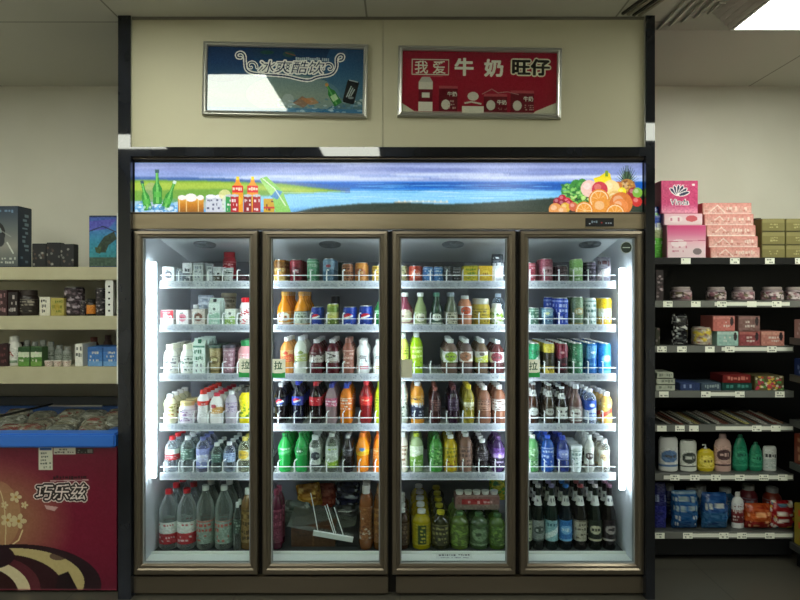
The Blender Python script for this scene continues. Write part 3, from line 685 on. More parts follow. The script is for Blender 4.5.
def milkp(w, h):
    cv = Canvas(0,0,w,h,3,'8e1228'); cv.vgrad(0,0,w,h,['84122a','96122a','8a1026','7c1024'])
    cv.poly([(0,h*.84),(w*.1,h),(0,h)],'b9b8a0'); cv.poly([(w*.86,h*.95),(w,h*.8),(w,h),(w*.84,h)],'b9b8a0'); cv.rect(0,h*.97,w,h,'a0a090',.8)
    for c, o in (('c8c4b0',0),): 
        cv.line([(w*.065,h*.14),(w*.065,h*.38),(w*.3,h*.38),(w*.3,h*.14),(w*.065,h*.14)],.9,c)
    cv.text('\u6211',w*.125,h*.265,14,'d8d6c4',.012); cv.text('\u7231',w*.24,h*.265,14,'d8d6c4',.012)
    cv.text('\u725b',w*.40,h*.25,18,'dcdccc',.0,1.1,dil=.9); cv.text('\u5976',w*.59,h*.26,18,'dcdccc',.0,1.1,dil=.8)
    cv.text('\u65fa\u4ed4',w*.83,h*.24,17,'d8d4b8',.0,1.14,dil=2.0); cv.text('\u65fa\u4ed4',w*.83,h*.24,17,'14100c',.0,1.14,dil=.9)
    # plain milk cartons and a glass in a row (no figures)
    cv.rect(w*.11,h*.5,w*.2,h*.97,'c8c4b4'); cv.poly([(w*.11,h*.5),(w*.13,h*.42),(w*.18,h*.42),(w*.2,h*.5)],'b0aca0'); cv.rect(w*.11,h*.62,w*.2,h*.82,'5c0c1c'); cv.rect(w*.13,h*.67,w*.18,h*.75,'c8c4b4')
    for x0_, x1_, y0_ in ((.24,.36,.56),(.53,.68,.68),(.70,.85,.62)):
        cv.rect(w*x0_,h*y0_,w*x1_,h*.97,'5a0c1a'); cv.rect(w*x0_,h*y0_,w*x1_,h*(y0_+.04),'a04048'); cv.ell(w*(x0_+.045),h*.86,w*.028,h*.08,'b8b4a4'); cv.text('\u725b\u5976',w*(x1_-.035),h*(y0_+.13),5,'c8c4b4',.02)
        marks(cv,w*(x1_-.06),h*(y0_+.22),w*x1_,h*.94,'a08078',3,cell=1.2,dens=.5)
    cv.rect(w*.39,h*.88,w*.53,h*.99,'c4c2b0'); cv.ell(w*.46,h*.72,w*.035,h*.07,'c0bcac'); cv.line([(w*.41,h*.83),(w*.45,h*.81),(w*.51,h*.84)],1.6,'b8b0a0')
    cv.line([(w*.52,h*.68),(w*.58,h*.6),(w*.62,h*.66),(w*.68,h*.64),(w*.75,h*.68)],.8,'a07070'); cv.line([(w*.14,h*.41),(w*.26,h*.41)],.7,'b05058')
    cv.noise(.02,1); return cv
poster('framed_poster', [(203,41.5),(368,45),(202.5,115),(367,118)], cool, 'blue framed poster of cold drinks on the wall above the fridge')
poster('framed_poster', [(399,46),(562,48.5),(396.5,116.5),(560.5,119)], milkp, 'red framed milk poster on the wall above the fridge')

# ============================================================= DRINKS, shelf by shelf (door, shelf)
stock(0,0,'''
milk_carton carton 170 12 267 e8e8ea - L:eceef0,3a3f48,e0e0e4 2|white milk carton with dark crown mark
yogurt_box carton 180.5 7 269 8b97a0 - T:8b97a0,3c4650 1|narrow grey carton
milk_carton carton 188.5 9.5 263 d8dadc e0e0e0 S:e4e6e8,5a626c,30363e 3|tall white carton with dark panel
milk_carton carton 199.5 10 263 cdd3d8 - T:d4dade,7c8894 2|tall pale grey carton
milk_carton carton 210 5.5 264 c0c6cc - T:c6ccd2,59616c 1|very narrow grey carton
yogurt_cup cup 217.5 9.5 267 d0d4d8 e4e6e8 S:dfe2e4,6d665c,3a3c40 2|white cup with dark band
yogurt_cup cup 228.5 10 268 c2c8c4 b4bab8 T:c8ccc8,4a5450 1|grey green patterned cup
drink_jar jar 229.5 13 252 a8182a c02838 T:a81c2c,e0a0a0 1@.17^.03|red plastic jar with red lid
snack_pack carton 243 12 274 3a1a24 - T:42202a,7c5058 2@.1|low dark maroon pack
''')
stock(0,1,'''
milk_carton carton 169 12.5 310 f0ece8 - B:f4f0f0,c01828,c01828,f0f0ee,f0f0ee 2|red and white milk carton
milk_carton carton 184 12 310 f0e4e8 - L:f2eaec,d88898,a83850 2|white carton with pink picture
milk_carton carton 200 13 309 d8ccc4 - L:dcd2cc,7c5448,f0e8e0 1|white carton with brown chocolate picture
milk_bottle milk 196 8 303 f0f0f0 ffffff T:f0f0f0,8890a0 1@.12|small white bottle behind brown carton
milk_bag bag 206 16 295 c8d0da - T:ccd4de,98a4b4 1@.2^.02|pale blue white milk pouch
milk_carton gable 215.5 11 298 d4e4dc 2c3034 W:dce8e2,a8ccb8,5c6c64 2|tall mint green gable carton with black cap
milk_carton carton 231 10.5 309 e4ece0 - W:e8eee6,9cc070,68746c 2|small white carton with green base
milk_cup cup 229 15 293 9c9280 b0a890 T:a49a88,6c6454 1@.22^.03|beige tub at the back
milk_bottle milk 244.5 9.5 296 f0e8e8 d01828 F:f2eaea,c82030,c82030,8c1420 2|white bottle with red cap and stripes
''')
stock(0,2,'''
yogurt_bottle milk 171 14 344 f2efe4 f4f0dc T:f2efe8,8c8c94 4|cream white bottle with wide ivory cap
yogurt_bottle milk 187.5 13 344 f0efe6 f2eed8 T:efefea,5c7464 4|slimmer ivory capped white bottle
milk_carton gable 200.5 12 338 dcebe2 1f5a44 T:e4efe8,2c6c50,3c4450 4|white gable carton with dark green top
tea_cup cup 215.5 12.5 345 9c8a5c 3c5048 L:a8966a,6c5c34,d8cc9c 3|tan cup with dark lid
tea_cup cup 229 12.5 345 8f6c78 4c4450 T:9c7884,c8b0b8 3|mauve cup with dark lid
peach_bottle milk 245.5 14.5 340 e09aa0 2e8c50 T:e8a8ac,f4e0e0 3|pink bottle with green cap
''')
stock(0,3,'''
yogurt_bottle tulip 170.5 13 392 f0ecc8 f4f4f4 T:eee8b4,8c8440,c0703c 4|pale yellow bottle with white cap
milk_jar jar 187.5 16 399 e8e0ea d8c48c T:e6dcea,8c6c94 2|white lilac jar with gold cap
yogurt_bottle tulip 203.5 12 388 f2eeee d83020 B:f4f0f0,d83020,f2f0f0,f2f0f0,f0eeee 5|white bottle with red neck and cap
yogurt_bottle pet 217 14 391 f0ece8 c83044 W:f2efea,d8a860,b03040 5|white bottle with peach picture and red cap
yogurt_bottle pet 231.5 12 389 b8b0bc d0d4d4 T:b4a8b8,74608c 4|grey lilac bottle with white cap
juice_bottle tulip 245.5 13 386 ecd818l 2c2c1c F:f0dc1c,7ca828,e8e84c,508820 3|bright yellow green fruit bottle
''')
stock(0,4,'''
water_bottle pet 172.5 14 434 c8d4dcc c81c24 B:f0f0f0,dfe8e4,dfe8e4,c02830,c02830 3|clear water bottle with red cap and label
water_bottle pet 188 14 434 a8bcb8c dfe4e6 T:4c6c5c,c8dcd0 3|clear water bottle with dark green label
water_bottle tall 203 13 435 a4acd4c 6c74b0 B:dfe2f0,9098cc,c8ccec,9098cc 3|lilac blue tinted water bottle
tea_bottle pet 217 11.5 441 54746cc dfe4e2 T:3c5a50,9cb4a8 3|small dark green clear bottle
water_bottle pet 229.5 12 440 9cacc4c f0f2f6 T:a4b8d8,5468a0 4|light blue water bottle with white cap
soda_bottle pet 245 13 435 b4b894c c0b050 L:b8bca0,c8a834,6c6c44 3|yellowish clear bottle with gold round mark
''')
stock(0,5,'''
large_water_bottle jug 169 19 489 b4c0c4c c0202c B:f4e8e8,e8ece8,dfe6e2,b82834,b82834 3|large water bottle with red cap and label
large_water_bottle jug 187 19 488 b8c4c8c c4202c B:f4e8e8,e8ece8,dfe6e2,b82834,b82834 2|second large water bottle with red cap
large_water_bottle jug 205.5 17.5 485 90a09cc d8dcdc T:88988f,b44038 3|large clear bottle with greenish label
large_water_bottle jug 224 18 485 90a4a0c d8dcdc T:90a49a,c05048 3|large clear bottle with red lettering
tea_bottle pet 237.5 8 502 4c5c54c d8dcdc T:44544c,90a098 2|small dark bottle with white cap
oil_jug tall 248 14 488 7a5c34l e8ece8 T:8c7040,4c3818 2|tan brown jug with white cap
''')
stock(1,0,'''
drink_can can 280.5 13 260 a4702c - B:e0c890,7c5428,b88c44,d0b468 3|amber striped can
drink_can can 296.5 13 260 801828 - L:841c2c,5c1020,d8a8b0 3|dark red can
drink_can can 312.5 10.5 259 5c9c78 - T:6cac84,b8d8c0 2|pale green can
drink_can can 329 12 259 6c8ca4 - W:7c9cb4,507490,a83848 3|blue grey can
drink_can can 347.5 11 264 a86840 - T:ac7048,5c2c1c 2|copper brown can
drink_can can 361.5 13 263 c88030 - L:cc8838,a4501c,f0d090 2|golden orange can
drink_can can 377 10 266 d8b444 - T:dcb84c,8c6420 2|yellow can
drink_can can 341 6 262 24382c - - 1@.2|thin dark can at the back
''')
stock(1,1,'''
orange_bottle juice 284.5 14 290 e88c10l c8963c L:e8a030,f0ead8,b06010 4|orange soda glass bottle with gold cap
orange_bottle juice 301.5 14 290 e08c18l b8863c T:c0ccb8,5c6c54 4|orange soda glass bottle with grey label
cola_can can 317 11 307 1c3c94 - P:1c3c98 2|small blue can with round mark
beer_can can 332.5 10.5 304 a0a840 - B:e0e0a0,80983c,d4d070,6c8434 2|yellow green striped can
drink_can can 335.5 9 296 24262c - - 1@.25^.07|black can raised at the back
cola_can can 349.5 13 307 1a3ea4 - P:1a3ea4 2|blue can with round mark and blue top
cola_can can 365.5 12.5 306 1a3a98 - P:1a3c9c 3|last blue can with round mark
soda_bottle pet 379 9 300 207c3cl 1c6434 T:2c8c48,c8e0c8 2|green bottle at the shelf end
''')
stock(1,2,'''
peach_bottle pet 287 13 337 f0a050l f4f0ec W:f4bc78,e86038,d83c28 3|orange peach drink bottle with white cap
milk_tea_bottle pet 301 13.5 336 dfe4d8 e8ecf0 W:e4e8dc,b8c478,88a048 3|white bottle with green fruit base
berry_bottle pet 316.5 14.5 339 58141cl e0dce0 B:3c2024,501820,d8d0cc,d8d0cc 4|dark berry bottle with white cap
berry_bottle pet 332.5 14.5 339 54101cl dcd8dc C:d4ccc8,30181c,>,a08c88,20 4|dark red bottle with arrow mark
cocoa_bottle tulip 348.5 12 338 985c4cl 8c5c50 T:a46c5c,e0c0b0 3|pinkish brown bottle
soda_water_bottle tulip 363 13.5 340 f0f2f0 f4f4f4 C:f0f2f2,101418,\u6c14,c85c68,13 3|white bottle with large black character
soda_water_bottle tulip 378.5 11 340 f0f2f0 f4f4f4 C:f0f2f2,101418,\u6c14,d8c448,13 2|white character bottle with yellow foot
''')
stock(1,3,'''
cola_bottle coke 281 13 381 180e10l e8e8ec P:141c34 4|dark cola bottle with white cap
cola_bottle coke 298 12.5 379 14142cl 2438c0 P:1c3cb0 4|cola bottle with blue label and cap
cola_bottle coke 316 13.5 380 1c0a0cl c01c28 C:c02430,f8f0f0,Coca-Cola,c02430,5.6 4|dark cola bottle with red label
soda_bottle coke 331.5 12.5 382 9c8488l 3c4cb4 B:f0e8ec,b85070,c46884 4|greyish pink soda bottle with blue cap
orange_bottle pet 346.5 13 382 e07c10l 3c54b8 T:e87818,f4e8d8 4|orange soda bottle with blue cap
red_tea_bottle coke 366 13 379 8c141cl c81c28 L:b41c24,d83028,f0c8a8 4|red bottle with red cap
lemon_bottle pet 379.5 10 381 c8dc20l c8d83c T:c8dc28,5c7c18 3|lime yellow bottle at the shelf end
''')
stock(1,4,'''
lemon_soda_bottle coke 285 13.5 431 28b450l 1c9440 D:28b450,70e08c,e4f4e4 4|bright green soda bottle
lemon_soda_bottle coke 301.5 13.5 431 24a44cl 1c8c40 L:28a850,1c7c3c,f0f4f0 4|green soda bottle with white mark
soda_water_bottle tulip 315.5 12.5 433 c4ccc4c d8e0dc L:ccd4cc,2c343c,aab4b4 4|clear bottle with dark round badge
lime_bottle tall 332 13 431 b0bcacc d0d8d0 B:dce4dc,b8c4b8,b4c0b0,8cb02c 4|clear bottle with lime green base
cola_bottle coke 348 11 433 1c1418l b8bcc0 T:242024,b0b4bc 3|small dark bottle with silver letters
orange_bottle coke 362.5 13.5 431 ec8c14l e87818 W:f09820,f4cc20,3c7cc8 4|orange soda bottle with yellow label
orange_bottle pet 378 10 433 e88018l e87018 T:e88418,f0d8b0 3|orange bottle at the shelf end
''')
stock(2,0,'''
drink_can can 402.5 10 266 a09c70 - T:a8a47c,5c6444 2|beige green can
drink_can can 415.5 13.5 266 b03c2c - L:b44430,d86c50,f0d8c8 2|red orange can
drink_can can 428 10 267 3c78b8 - T:4480c0,c8dcec 2|first of three bright blue cans
drink_can can 438.5 9.5 267 3874b4 - T:4480c0,c8dcec 2|bright blue can beside the dark ones
coffee_can can 447.5 7.5 267 24262c - T:2c3038,7c8088 2|small black can
coffee_can can 456.5 8 268 3c3c44 - T:34363c,9c9ca4 1|low black and grey can
juice_box carton 470 14 266 ccb830 - T:d4c038,6c9030 2|lemon yellow box with green print
juice_box carton 485 13 266 dcae28 - L:dcb430,eccc50,a06c18 2|golden yellow box
snack_bag bag 497.5 12 254 dfe2e6 - B:c8ccd0,30343a,4c5058,dfe2e6,e4e6ea,dfe2e6 1|white bag with black top
''')
stock(2,1,'''
juice_bottle squash 404.5 19 291 7c3848l e4e8e4 L:8c4858,d0c8ac,6c2c3c 2|wide maroon round bottle with white cap
sauce_bottle juice 420.5 12 291 8c9c68l e0e4e0 L:94a470,e4e0cc,6c6c44 3|green glass bottle with cream label
tea_bottle juice 437 11 291 1c3c2cl 50846c L:284434,dce0d4,505c50 3|dark green bottle with oval label
tea_bottle juice 451.5 12 291 5c6450l 8c98a0 T:c8c4ac,4c5040 3|olive bottle with cream label
tea_bottle pet 466 12 294 cc8868l e4e8e8 L:e4e4e4,c04c28,5c5c64 3|white labelled bottle with red dot
honey_jar jar 481.5 17 297 b8a038 c8c8bc T:c0a838,7c6c20 2|wide golden jar with silver cap
yogurt_bottle milk 497.5 12 302 e4ecd8 f0f0ec F:ecf0e4,a8c040,88ac38,5c8c2c 2|white bottle with green dots
water_bottle pet 498 14 292 9cb4d0c c4d4e8 - 1@.14|pale blue bottle behind green dotted one
''')
stock(2,2,'''
lemon_bottle pet 403.5 10.5 334 e0e070l f0f4f0 T:e4e868,8ca428 3|pale yellow bottle with white cap
lime_bottle tall 416.5 12.5 333 a4cc1cl eef2ec T:a8d020,e8f4b0,5c8418 3|lime green bottle with white cap
juice_bottle pet 450.5 15 339 70584cl e8eae8 L:e4e2dc,98b838,5c5450 4|brown bottle with green apple label
juice_bottle pet 466 14 339 685450l e8eae8 L:e0dcd4,a06c50,6c6460 4|brown bottle with tan picture label
juice_bottle pet 481.5 13 339 7c6450l e8eae8 W:e2ded6,c8d048,645848 4|brown bottle with yellow green label
juice_bottle pet 497 14.5 340 5c2c2cl e8e8ea L:e4e0e0,8c3c48,4c3c40 3|wine brown bottle with white label
''')
stock(2,3,'''
milk_tea_bottle tulip 402.5 11 380 d4dccc e8ecec F:d8dcd0,70806c,5c6c5c 4|white bottle with grey green marks
juice_bottle tall 417.5 13.5 380 d89030l ececec B:c8ccd8,d89c38,d8a040,1c2440,1c2440,1c2440 4|amber bottle with navy label
coffee_bottle pet 435 11 385 3c1c1cl 8c4c40 T:442420,88605c 4|dark maroon bottle
coffee_bottle pet 453.5 11 384 30182cl 6c2c34 T:342038,706078 4|dark purple brown bottle
tea_bottle pet 468.5 11.5 383 98882cl e0c828 B:e8e4d0,a89c30,d8d4b0,8c8028 4|yellow bottle with yellow cap
milk_tea_bottle pet 484 14 384 946450l e8e4e0 T:a07460,5c3428 4|milk tea bottle with white cap
milk_tea_bottle pet 499 14 383 946048l e8e6e4 T:e4e0dc,7c5444 4|milk tea bottle with white label
''')
stock(2,4,'''
yogurt_bottle tulip 402.5 11 430 dcd4c4 eceeee T:e0d8c8,8c6848 3|white and tan bottle
tea_bottle tall 416.5 13.5 431 90a474l a4b82c W:c8d4b8,70a03c,e0e8d8 4|pale green bottle with lime cap
tea_bottle tall 436 13.5 433 3c8434l 2c6c2c F:4c9440,8cc470,2c6428,a8d890 4|leaf green tea bottle
tea_bottle tall 450.5 13.5 433 b89c18l e4e8d8 T:bca41c,70701c,8c3c1c 4|yellow tea bottle with white cap
tea_bottle tall 465.5 13.5 431 7c5c4cl e4e4e0 T:886858,4c342c 4|reddish brown tea bottle
tea_bottle pet 482 13.5 437 241c20l e8e8e8 T:2c2428,847c84 4|black tea bottle with white cap
grape_bottle tall 498 13 434 3c2450l 5c3c70 B:d0c0e0,5c3480,8c64b4,2c1c3c,2c1c3c 3|dark purple grape bottle
''')
stock(2,5,'''
tea_bottle tall 402 15 508 442c20l e0e0dc T:4c3424,7c644c 4|large dark brown tea bottle
tea_bottle tall 421.5 19 509 a49410l e0e0dc V:ac9c14,1c3c14,c8b840 5|large yellow tea bottle
tea_bottle tall 440.5 18.5 510 2c2c14l b0a824 T:34301c,a09c64 5|large dark tea bottle with yellow cap
tea_bottle tall 459.5 18.5 511 54682cl 5c8050 F:586c30,7c9c40,3c5020 3|large olive green tea bottle
tea_bottle tall 479 19 512 405834l 4c7048 L:445c38,78906c,2c4024 3|large grey green tea bottle
tea_bottle tall 497 16 513 4c6828l 4c7848 F:50702c,7c9c44,38541c 3|large green tea bottle at the end
''')
stock(3,0,'''
drink_can can 531 10 263 a83848 - T:b04858,e0b0b8 2|pinkish red can
drink_can can 546 13 259 984858 - L:a05464,c89ca4,5c2430 2|tall rose can with white mark
drink_can can 561.5 12 266 3c2c34 - T:443038,705860 2|low dark can
drink_can slim 577.5 10 259 9cc478 - B:e0ecd0,88b868,b0d490,78a85c 2|light green slim can
drink_can slim 591 9.5 262 40384c - T:484050,8c8498 2|dark violet slim can
snack_bag bag 603.5 14 257 8c8890 - D:84808c,d8ccd0,5c3c40 1|silver foil bag with diagonal stripe
''')
stock(3,1,'''
drink_can can 533.5 10.5 308 4c7464 - T:54806c,c8d8c8 3|short dark green can
drink_can can 547.5 11 308 5c88a8 - W:8cb0c0,3c6890,e0e0a0 2|short light blue can
energy_can slim 548.5 10 297 203c98 - T:2444a4,8ca0d8 1@.14|tall blue can behind the short one
energy_can slim 562.5 11 298 2040a8 - T:2444ac,b0bce4 3|tall royal blue can
beer_can slim 577.5 11 297 5c7454 - L:74886c,a89460,dce0d0 3|tall green and beige can
beer_can slim 590.5 11 298 b4c0bc - T:c4d0cc,4c7468 3|tall silver can
beer_can slim 605 12 298 e0b818 - B:f0e8c8,e8c01c,d8d8c4,d8a828 3|tall yellow can
''')
stock(3,2,'''
beer_can slim 534 11 343 208c54 - D:20905c,e4ece4,1c5c3c 6|tall green can with white sweep
beer_can slim 549 10.5 343 c0ac38 - B:2c2418,c4b040,2c2818,302c1c,c0a838 6|tall yellow and black can
beer_can slim 562.5 10 343 782430 - W:80283c,3c2028,c8a0a0 6|tall dark red can
beer_can slim 577 11 343 407c58 - F:448460,a0c0a4,2c5c40 6|tall green patterned can
beer_can slim 591 10.5 343 2c74b8 - W:5c98cc,2468b0,e0e8f0 6|tall blue can
beer_can slim 604.5 11.5 343 2888d8 - L:2c90e0,80c4f0,f0f4f8 6|tall bright sky blue can
''')
stock(3,3,'''
beer_bottle long 533 11.5 381 3c2014l d8dcdc L:443024,d0d4d0,50443c 3|brown beer bottle with silver foil neck
beer_bottle long 549 10.5 382 34281cl c8ccc8 L:3c3024,a0a098,503c2c 3|slim dark beer bottle
beer_bottle long 561.5 12 385 1c1414l e0e0e0 B:282424,c4c4bc,ccccc4 4|black brown bottle with pale label
beer_bottle juice 575.5 13.5 382 6c504cl d8d8dc L:8c7c78,d0ccc4,5c4c48 4|rosy brown bottle with white label
sports_bottle tall 589.5 13 387 a0b4dcc f0f2f4 W:2050b8,c4d4ec,e4ecf8 4|sports drink bottle with blue label
juice_bottle tulip 606 12 390 e0b060l f0ecec D:e8c060,d04838,f4e8d8 4|yellow bottle with red sweep
''')
stock(3,4,'''
tea_bottle tall 532.5 12 433 5c9c5cl e0e8e0 F:70a868,dce8d8,3c7440 3|green and white tea bottle
sports_bottle tall 547.5 12.5 433 1c4ca0l 2454d0 T:2454ac,c8d4ec 4|blue sports bottle with blue cap
sports_bottle pet 562.5 13 434 1c2c70l 3048b8 L:2c408c,8490c8,d8dcf0 4|dark blue bottle with pale mark
tea_cup cup 575.5 13.5 445 dfe6e2 e8ecec T:dfe6e4,84a098 3|white cup with lid
soda_water_bottle tulip 589 10.5 433 b8b8b0 d0d4cc L:c4c4bc,3c2c2c,c8c4c0 4|grey bottle with dark round mark
milk_bottle tulip 604 11.5 437 d8d4c8c d4d4d4 L:e0dccc,c8b088,7c6c5c 4|cream bottle with clear grey cap
''')
stock(3,5,'''
beer_bottle long 526 12 484 14241cl c8ccb8 T:b4bc9c,4c5c44 2|green beer bottle with pale label
beer_bottle long 538 12 484 141c18l b8bcb8 L:8c9490,3c4c44,c8ccc8 3|dark beer bottle with grey oval label
beer_bottle long 551.5 13 484 10201cl 8c84b8 D:88b4bc,dce8e8,2c5c68 3|dark beer bottle with turquoise white label
beer_bottle long 565.5 13 484 101820l 3878c8 L:2c70b4,78b0dc,e0ecf4 3|dark beer bottle with blue label
beer_bottle long 580 13 484 181414l 8c4448 T:b0a898,54483c 3|dark beer bottle with square cream label
beer_bottle long 595 13 484 101814l c0b4b8 L:1c241c,c4bca0,24241c 3|dark beer bottle with ring shaped label
beer_bottle long 609 13 484 140e10l 6c4858 L:24181c,a89c98,2c2024 3|dark beer bottle with small pale label
''')
# --- bottom compartment of the second door: a crate, bags, a fallen shelf
def at(px, D): return X(px, D)
def place(o, x, y, z, rz=0): o.location = (x,y,z); o.rotation_euler.z = rz; return o
zb = SURF[5]
def simple_box(name, m, W, Dp, Hh, label_cv=None, parentlab='label'):
    bm = bmesh.new(); bx(bm,-W/2,W/2,-Dp/2,Dp/2,0,Hh,bev=.002); o = mk(name, bm, m, smooth=False)
    if label_cv is not None: flat_print(parentlab, label_cv, -W/2*.97, W/2*.97, Hh*.02, Hh*.98, -Dp/2-.0008, M_PRINT, o)
    return o
D = 3.16; w_ = 44/F*D
cvb = Canvas(0,0,44,26,1,'54341f'); cvb.rect(21,0,23,26,'6c4a2c'); marks(cvb,3,6,18,14,'3a2416',2,dens=.6); marks(cvb,26,8,41,18,'40281a',2,dens=.5); cvb.noise(.03,2)
o = simple_box('cardboard_crate', mat('cardboard_brown','5c3c24',.8), w_, .22, Z(526,D)-zb, cvb); place(o, at(313,D), D+.115, zb); tag(o,'brown cardboard crate on the bottom shelf behind the second door','box')
w_ = 22/F*D
o = simple_box('drinks_crate', mat('dark_box','1c1a1e',.5), w_, .22, Z(531,D)-zb, None); place(o, at(347.5,D), D+.115, zb); tag(o,'low black crate right of the brown cardboard crate','box')
t = empty('fallen_shelf_rack', (at(322,3.2), 3.26, Z(521,3.2))); t.rotation_euler = (math.radians(14), math.radians(10), 0)
bm = bmesh.new(); bx(bm,-.17,.18,-.13,.10,-.006,0,bev=.002); mk('tray', bm, glassy('clear_tray','d8dcd8',.2,'b8bcb4'), t)
bm = bmesh.new(); bx(bm,-.03,.18,-.14,-.13,-.022,.006); mk('front_strip', bm, M_WIRE, t)
for k, (a, ln) in enumerate(((-.01,.15),(.075,.09),(.085,.10),(.125,.09))):
    bm = bmesh.new(); tube(bm,[(a,-.12,.0),(a-.055,-.06,ln*.8),(a-.075,-.03,ln)],.0026); mk('divider_wire', bm, M_WIRE, t)
tag(t,'tilted clear shelf tray with white wire dividers lying on the crates','shelf')
def sbag(name, px, D, w, py0, py1, cols, label, rz=0, ry=0):
    r = w/2/F*D; h = (py1-py0)/F*D; o = build_drink(name,'bag',r,h,cols.split(',')[0].split(':')[-1],'-',cols)
    o.location = (X(px,D), D, Z(py1,D)); o.rotation_euler = (0,ry,rz); return tag(o, label, 'bag', 'bags and packs on the crates behind the second door')
sbag('noodle_bag',311,3.36,24,483,506,'F:a87020,d89c38,7c4c14,e8b850','golden orange bag on top of the crates',ry=-.15)
sbag('snack_bag',325,3.44,22,483,522,'T:7c2418,a84430','dull red bag standing behind the white wires')
sbag('snack_bag',348,3.40,24,482,508,'F:1c1c3c,34345c,c8ccd8,101020','dark blue bag beside the dull red bag')
sbag('plastic_bag',297,3.34,28,500,527,'F:5c6460,a0a8a4,788480,3c4440','crumpled silver plastic bag above the cardboard crate')
sbag('snack_bag',345,3.34,26,505,528,'F:242428,4c4c50,18181c','black bag under the tilted tray')
stock(1,5,'''
juice_bottle tall 276.5 12 489 5c1c34l 8c3c54 T:70283f,a85c70 2|dark purple red bottle in the left corner
orange_bottle tulip 366 14 485 8c5430l e0dcd8 F:945c34,d8d0c4,5c2c18,b07c48 2|orange bottle with pale shoulder
tea_bottle tall 379 11 487 70441cl 8c5c2c T:805024,a87c40 2|brown bottle in the right corner
''')
# shrink-wrapped cup pack lying on the green bottles, third door
D = 3.16; zt_ = Z(512,3.16)+.004
t = empty('yogurt_multipack', (X(478,D), D+.07, Z(517,D)+.03))
bm = bmesh.new(); bx(bm,-.118,.118,-.055,.055,0,.075,bev=.008); mk('wrap', bm, mat('wrap_grey_pink','9c7c78',.25), t, smooth=True)
cvb = Canvas(0,0,46,15,1.5,'8c6460'); cvb.rect(6,3,36,9,'a82c30'); cvb.rect(0,9,46,15,'86766c'); marks(cvb,4,4,40,9,'d8b0ac',1,dens=.6); cvb.noise(.06,2)
flat_print('label', cvb, -.112,.112,.004,.07,-.056, M_PRINT, t)
for k in range(5):
    bm = bmesh.new(); lathe(bm,[(.017,.074),(.021,.09),(.022,.094),(0,.094)],16,-.092+k*.046,-.02); mk('cup_top', bm, M_WHITE, t, smooth=True)
tag(t,'shrink wrapped red and white cup pack lying on the green tea bottles','pack')
sbag('snack_bag',497,3.36,16,480,500,'F:a8a828,4c9c40,d8c83c,2c7434','yellow green bag behind the shrink wrapped cup pack')

# ============================================================= LEFT BAY: cream shelving and goods
su = empty('wall_shelving', (-2.3,3.45,0)); tag(su,'cream display shelving on the wall left of the fridge','shelving')
xs0, xs1 = XL+.02, X(118,3.45)
for a, b in ((267,280),(316,330),(367,384)):
    bm = bmesh.new(); bx(bm,xs0+2.3,xs1+2.3,0,.40,Z(b,3.45),Z(a,3.45),bev=.004); mk('shelf_board', bm, M_SHELFWOOD, su)
for x in (xs1-.012, -2.9):
    bm = bmesh.new(); bx(bm,x+2.3,x+.012+2.3,.385,.408,.95,Z(200,3.85)); mk('upright', bm, M_WHITE, su)
x = X(110,3.47); bm = bmesh.new(); bx(bm,x-.022+2.3,x+.022+2.3,.01,.03,Z(316,3.45)+.0,Z(280,3.45)); up = mk('perforated_plate', bm, M_WHITE, su)
for k in range(5):
    bm = bmesh.new(); lathe(bm,[(0,0),(.006,0),(.006,.001),(0,.001)],12); h_ = mk('hole', bm, M_BLACK, up); h_.rotation_euler.x = math.pi/2; h_.location = (x+2.3,.0098,Z(316,3.45)+.03+k*.035)
x = xs1; bm = bmesh.new(); bx(bm,x-.006+2.3,x+.004+2.3,-.002,.0,Z(384,3.45),Z(213,3.45)); mk('edge_strip', bm, M_WHITE, su)
LZ = [Z(267,3.45),Z(316,3.45),Z(367,3.45)]
def lbox(name, x0, x1, top, sh, cvf, label, cat, D=3.48, dp=.16, m='1a1c22', rz=0, Zs=None, group=None, gD=None):
    Zs = Zs or LZ; D1 = D; W = (x1-x0)/F*D1; zz = Zs[sh] if isinstance(sh,int) else sh; Hh = Z(top,D1)-zz
    cv = Canvas(0,0,(x1-x0),(x1-x0)*Hh/W,2.,m); 
    if cvf: cvf(cv, x1-x0, (x1-x0)*Hh/W)
    o = simple_box(name, mat('box_'+m, m, .5), W, dp, Hh, cv); place(o, X((x0+x1)/2,D1), D1+dp/2, zz, rz)
    return tag(o, label, cat, group)
def p_drone(cv,w,h):
    cv.vgrad(0,0,w,h,['28384c','5c6468','8c8c84','4c5458']); cv.ell(w*.12,h*.45,w*.35,h*.2,'15181e'); cv.ell(w*.1,h*.42,w*.22,h*.1,'8c949c'); marks(cv,1,2,w*.8,7,'6c8cac',1,dens=.7); marks(cv,0,h*.84,w*.9,h*.97,'c0c4bc',2,dens=.5); cv.line([(w*.55,h*.6),(w*.8,h*.78)],1.5,'c8ccc4'); cv.line([(w*.1,h*.35),(w*.7,h*.5)],1.2,'a0a49c',.6); cv.ell(w*.25,h*.55,w*.2,h*.12,'2c3036')
def p_fish(cv,w,h):
    cv.vgrad(0,0,w,h,['3a54b0','3c7cc0','2888ac','2a8898','2c6c70']); cv.poly([(0,h*.1),(w,h*.05),(w*.7,h*.25),(0,h*.3)],'5c4cc0',.7); cv.line([(0,0),(w,0)],2,'141c30'); cv.line([(0,h*.3),(w*.5,h*.2),(w,h*.32)],1.2,'1c2c60'); cv.poly([(w*.3,h*.6),(w*.55,h*.4),(w*.9,h*.3),(w,h*.45),(w*.7,h*.58),(w*.6,h*.72),(w*.35,h*.72)],'24382c'); cv.poly([(w*.2,h*.62),(w*.45,h*.6),(w*.4,h*.75),(w*.25,h*.72)],'3c5030'); cv.rect(0,h*.82,w,h,'3c5448'); cv.noise(.05,2)
def p_dark(cv,w,h):
    for _ in range(int(w*.8)): cv.ell(random.random()*w,h*random.uniform(.2,.9),1.2,1.3,random.choice(['8c8c88','4c3c3c','b0aca4','604840']),.7)
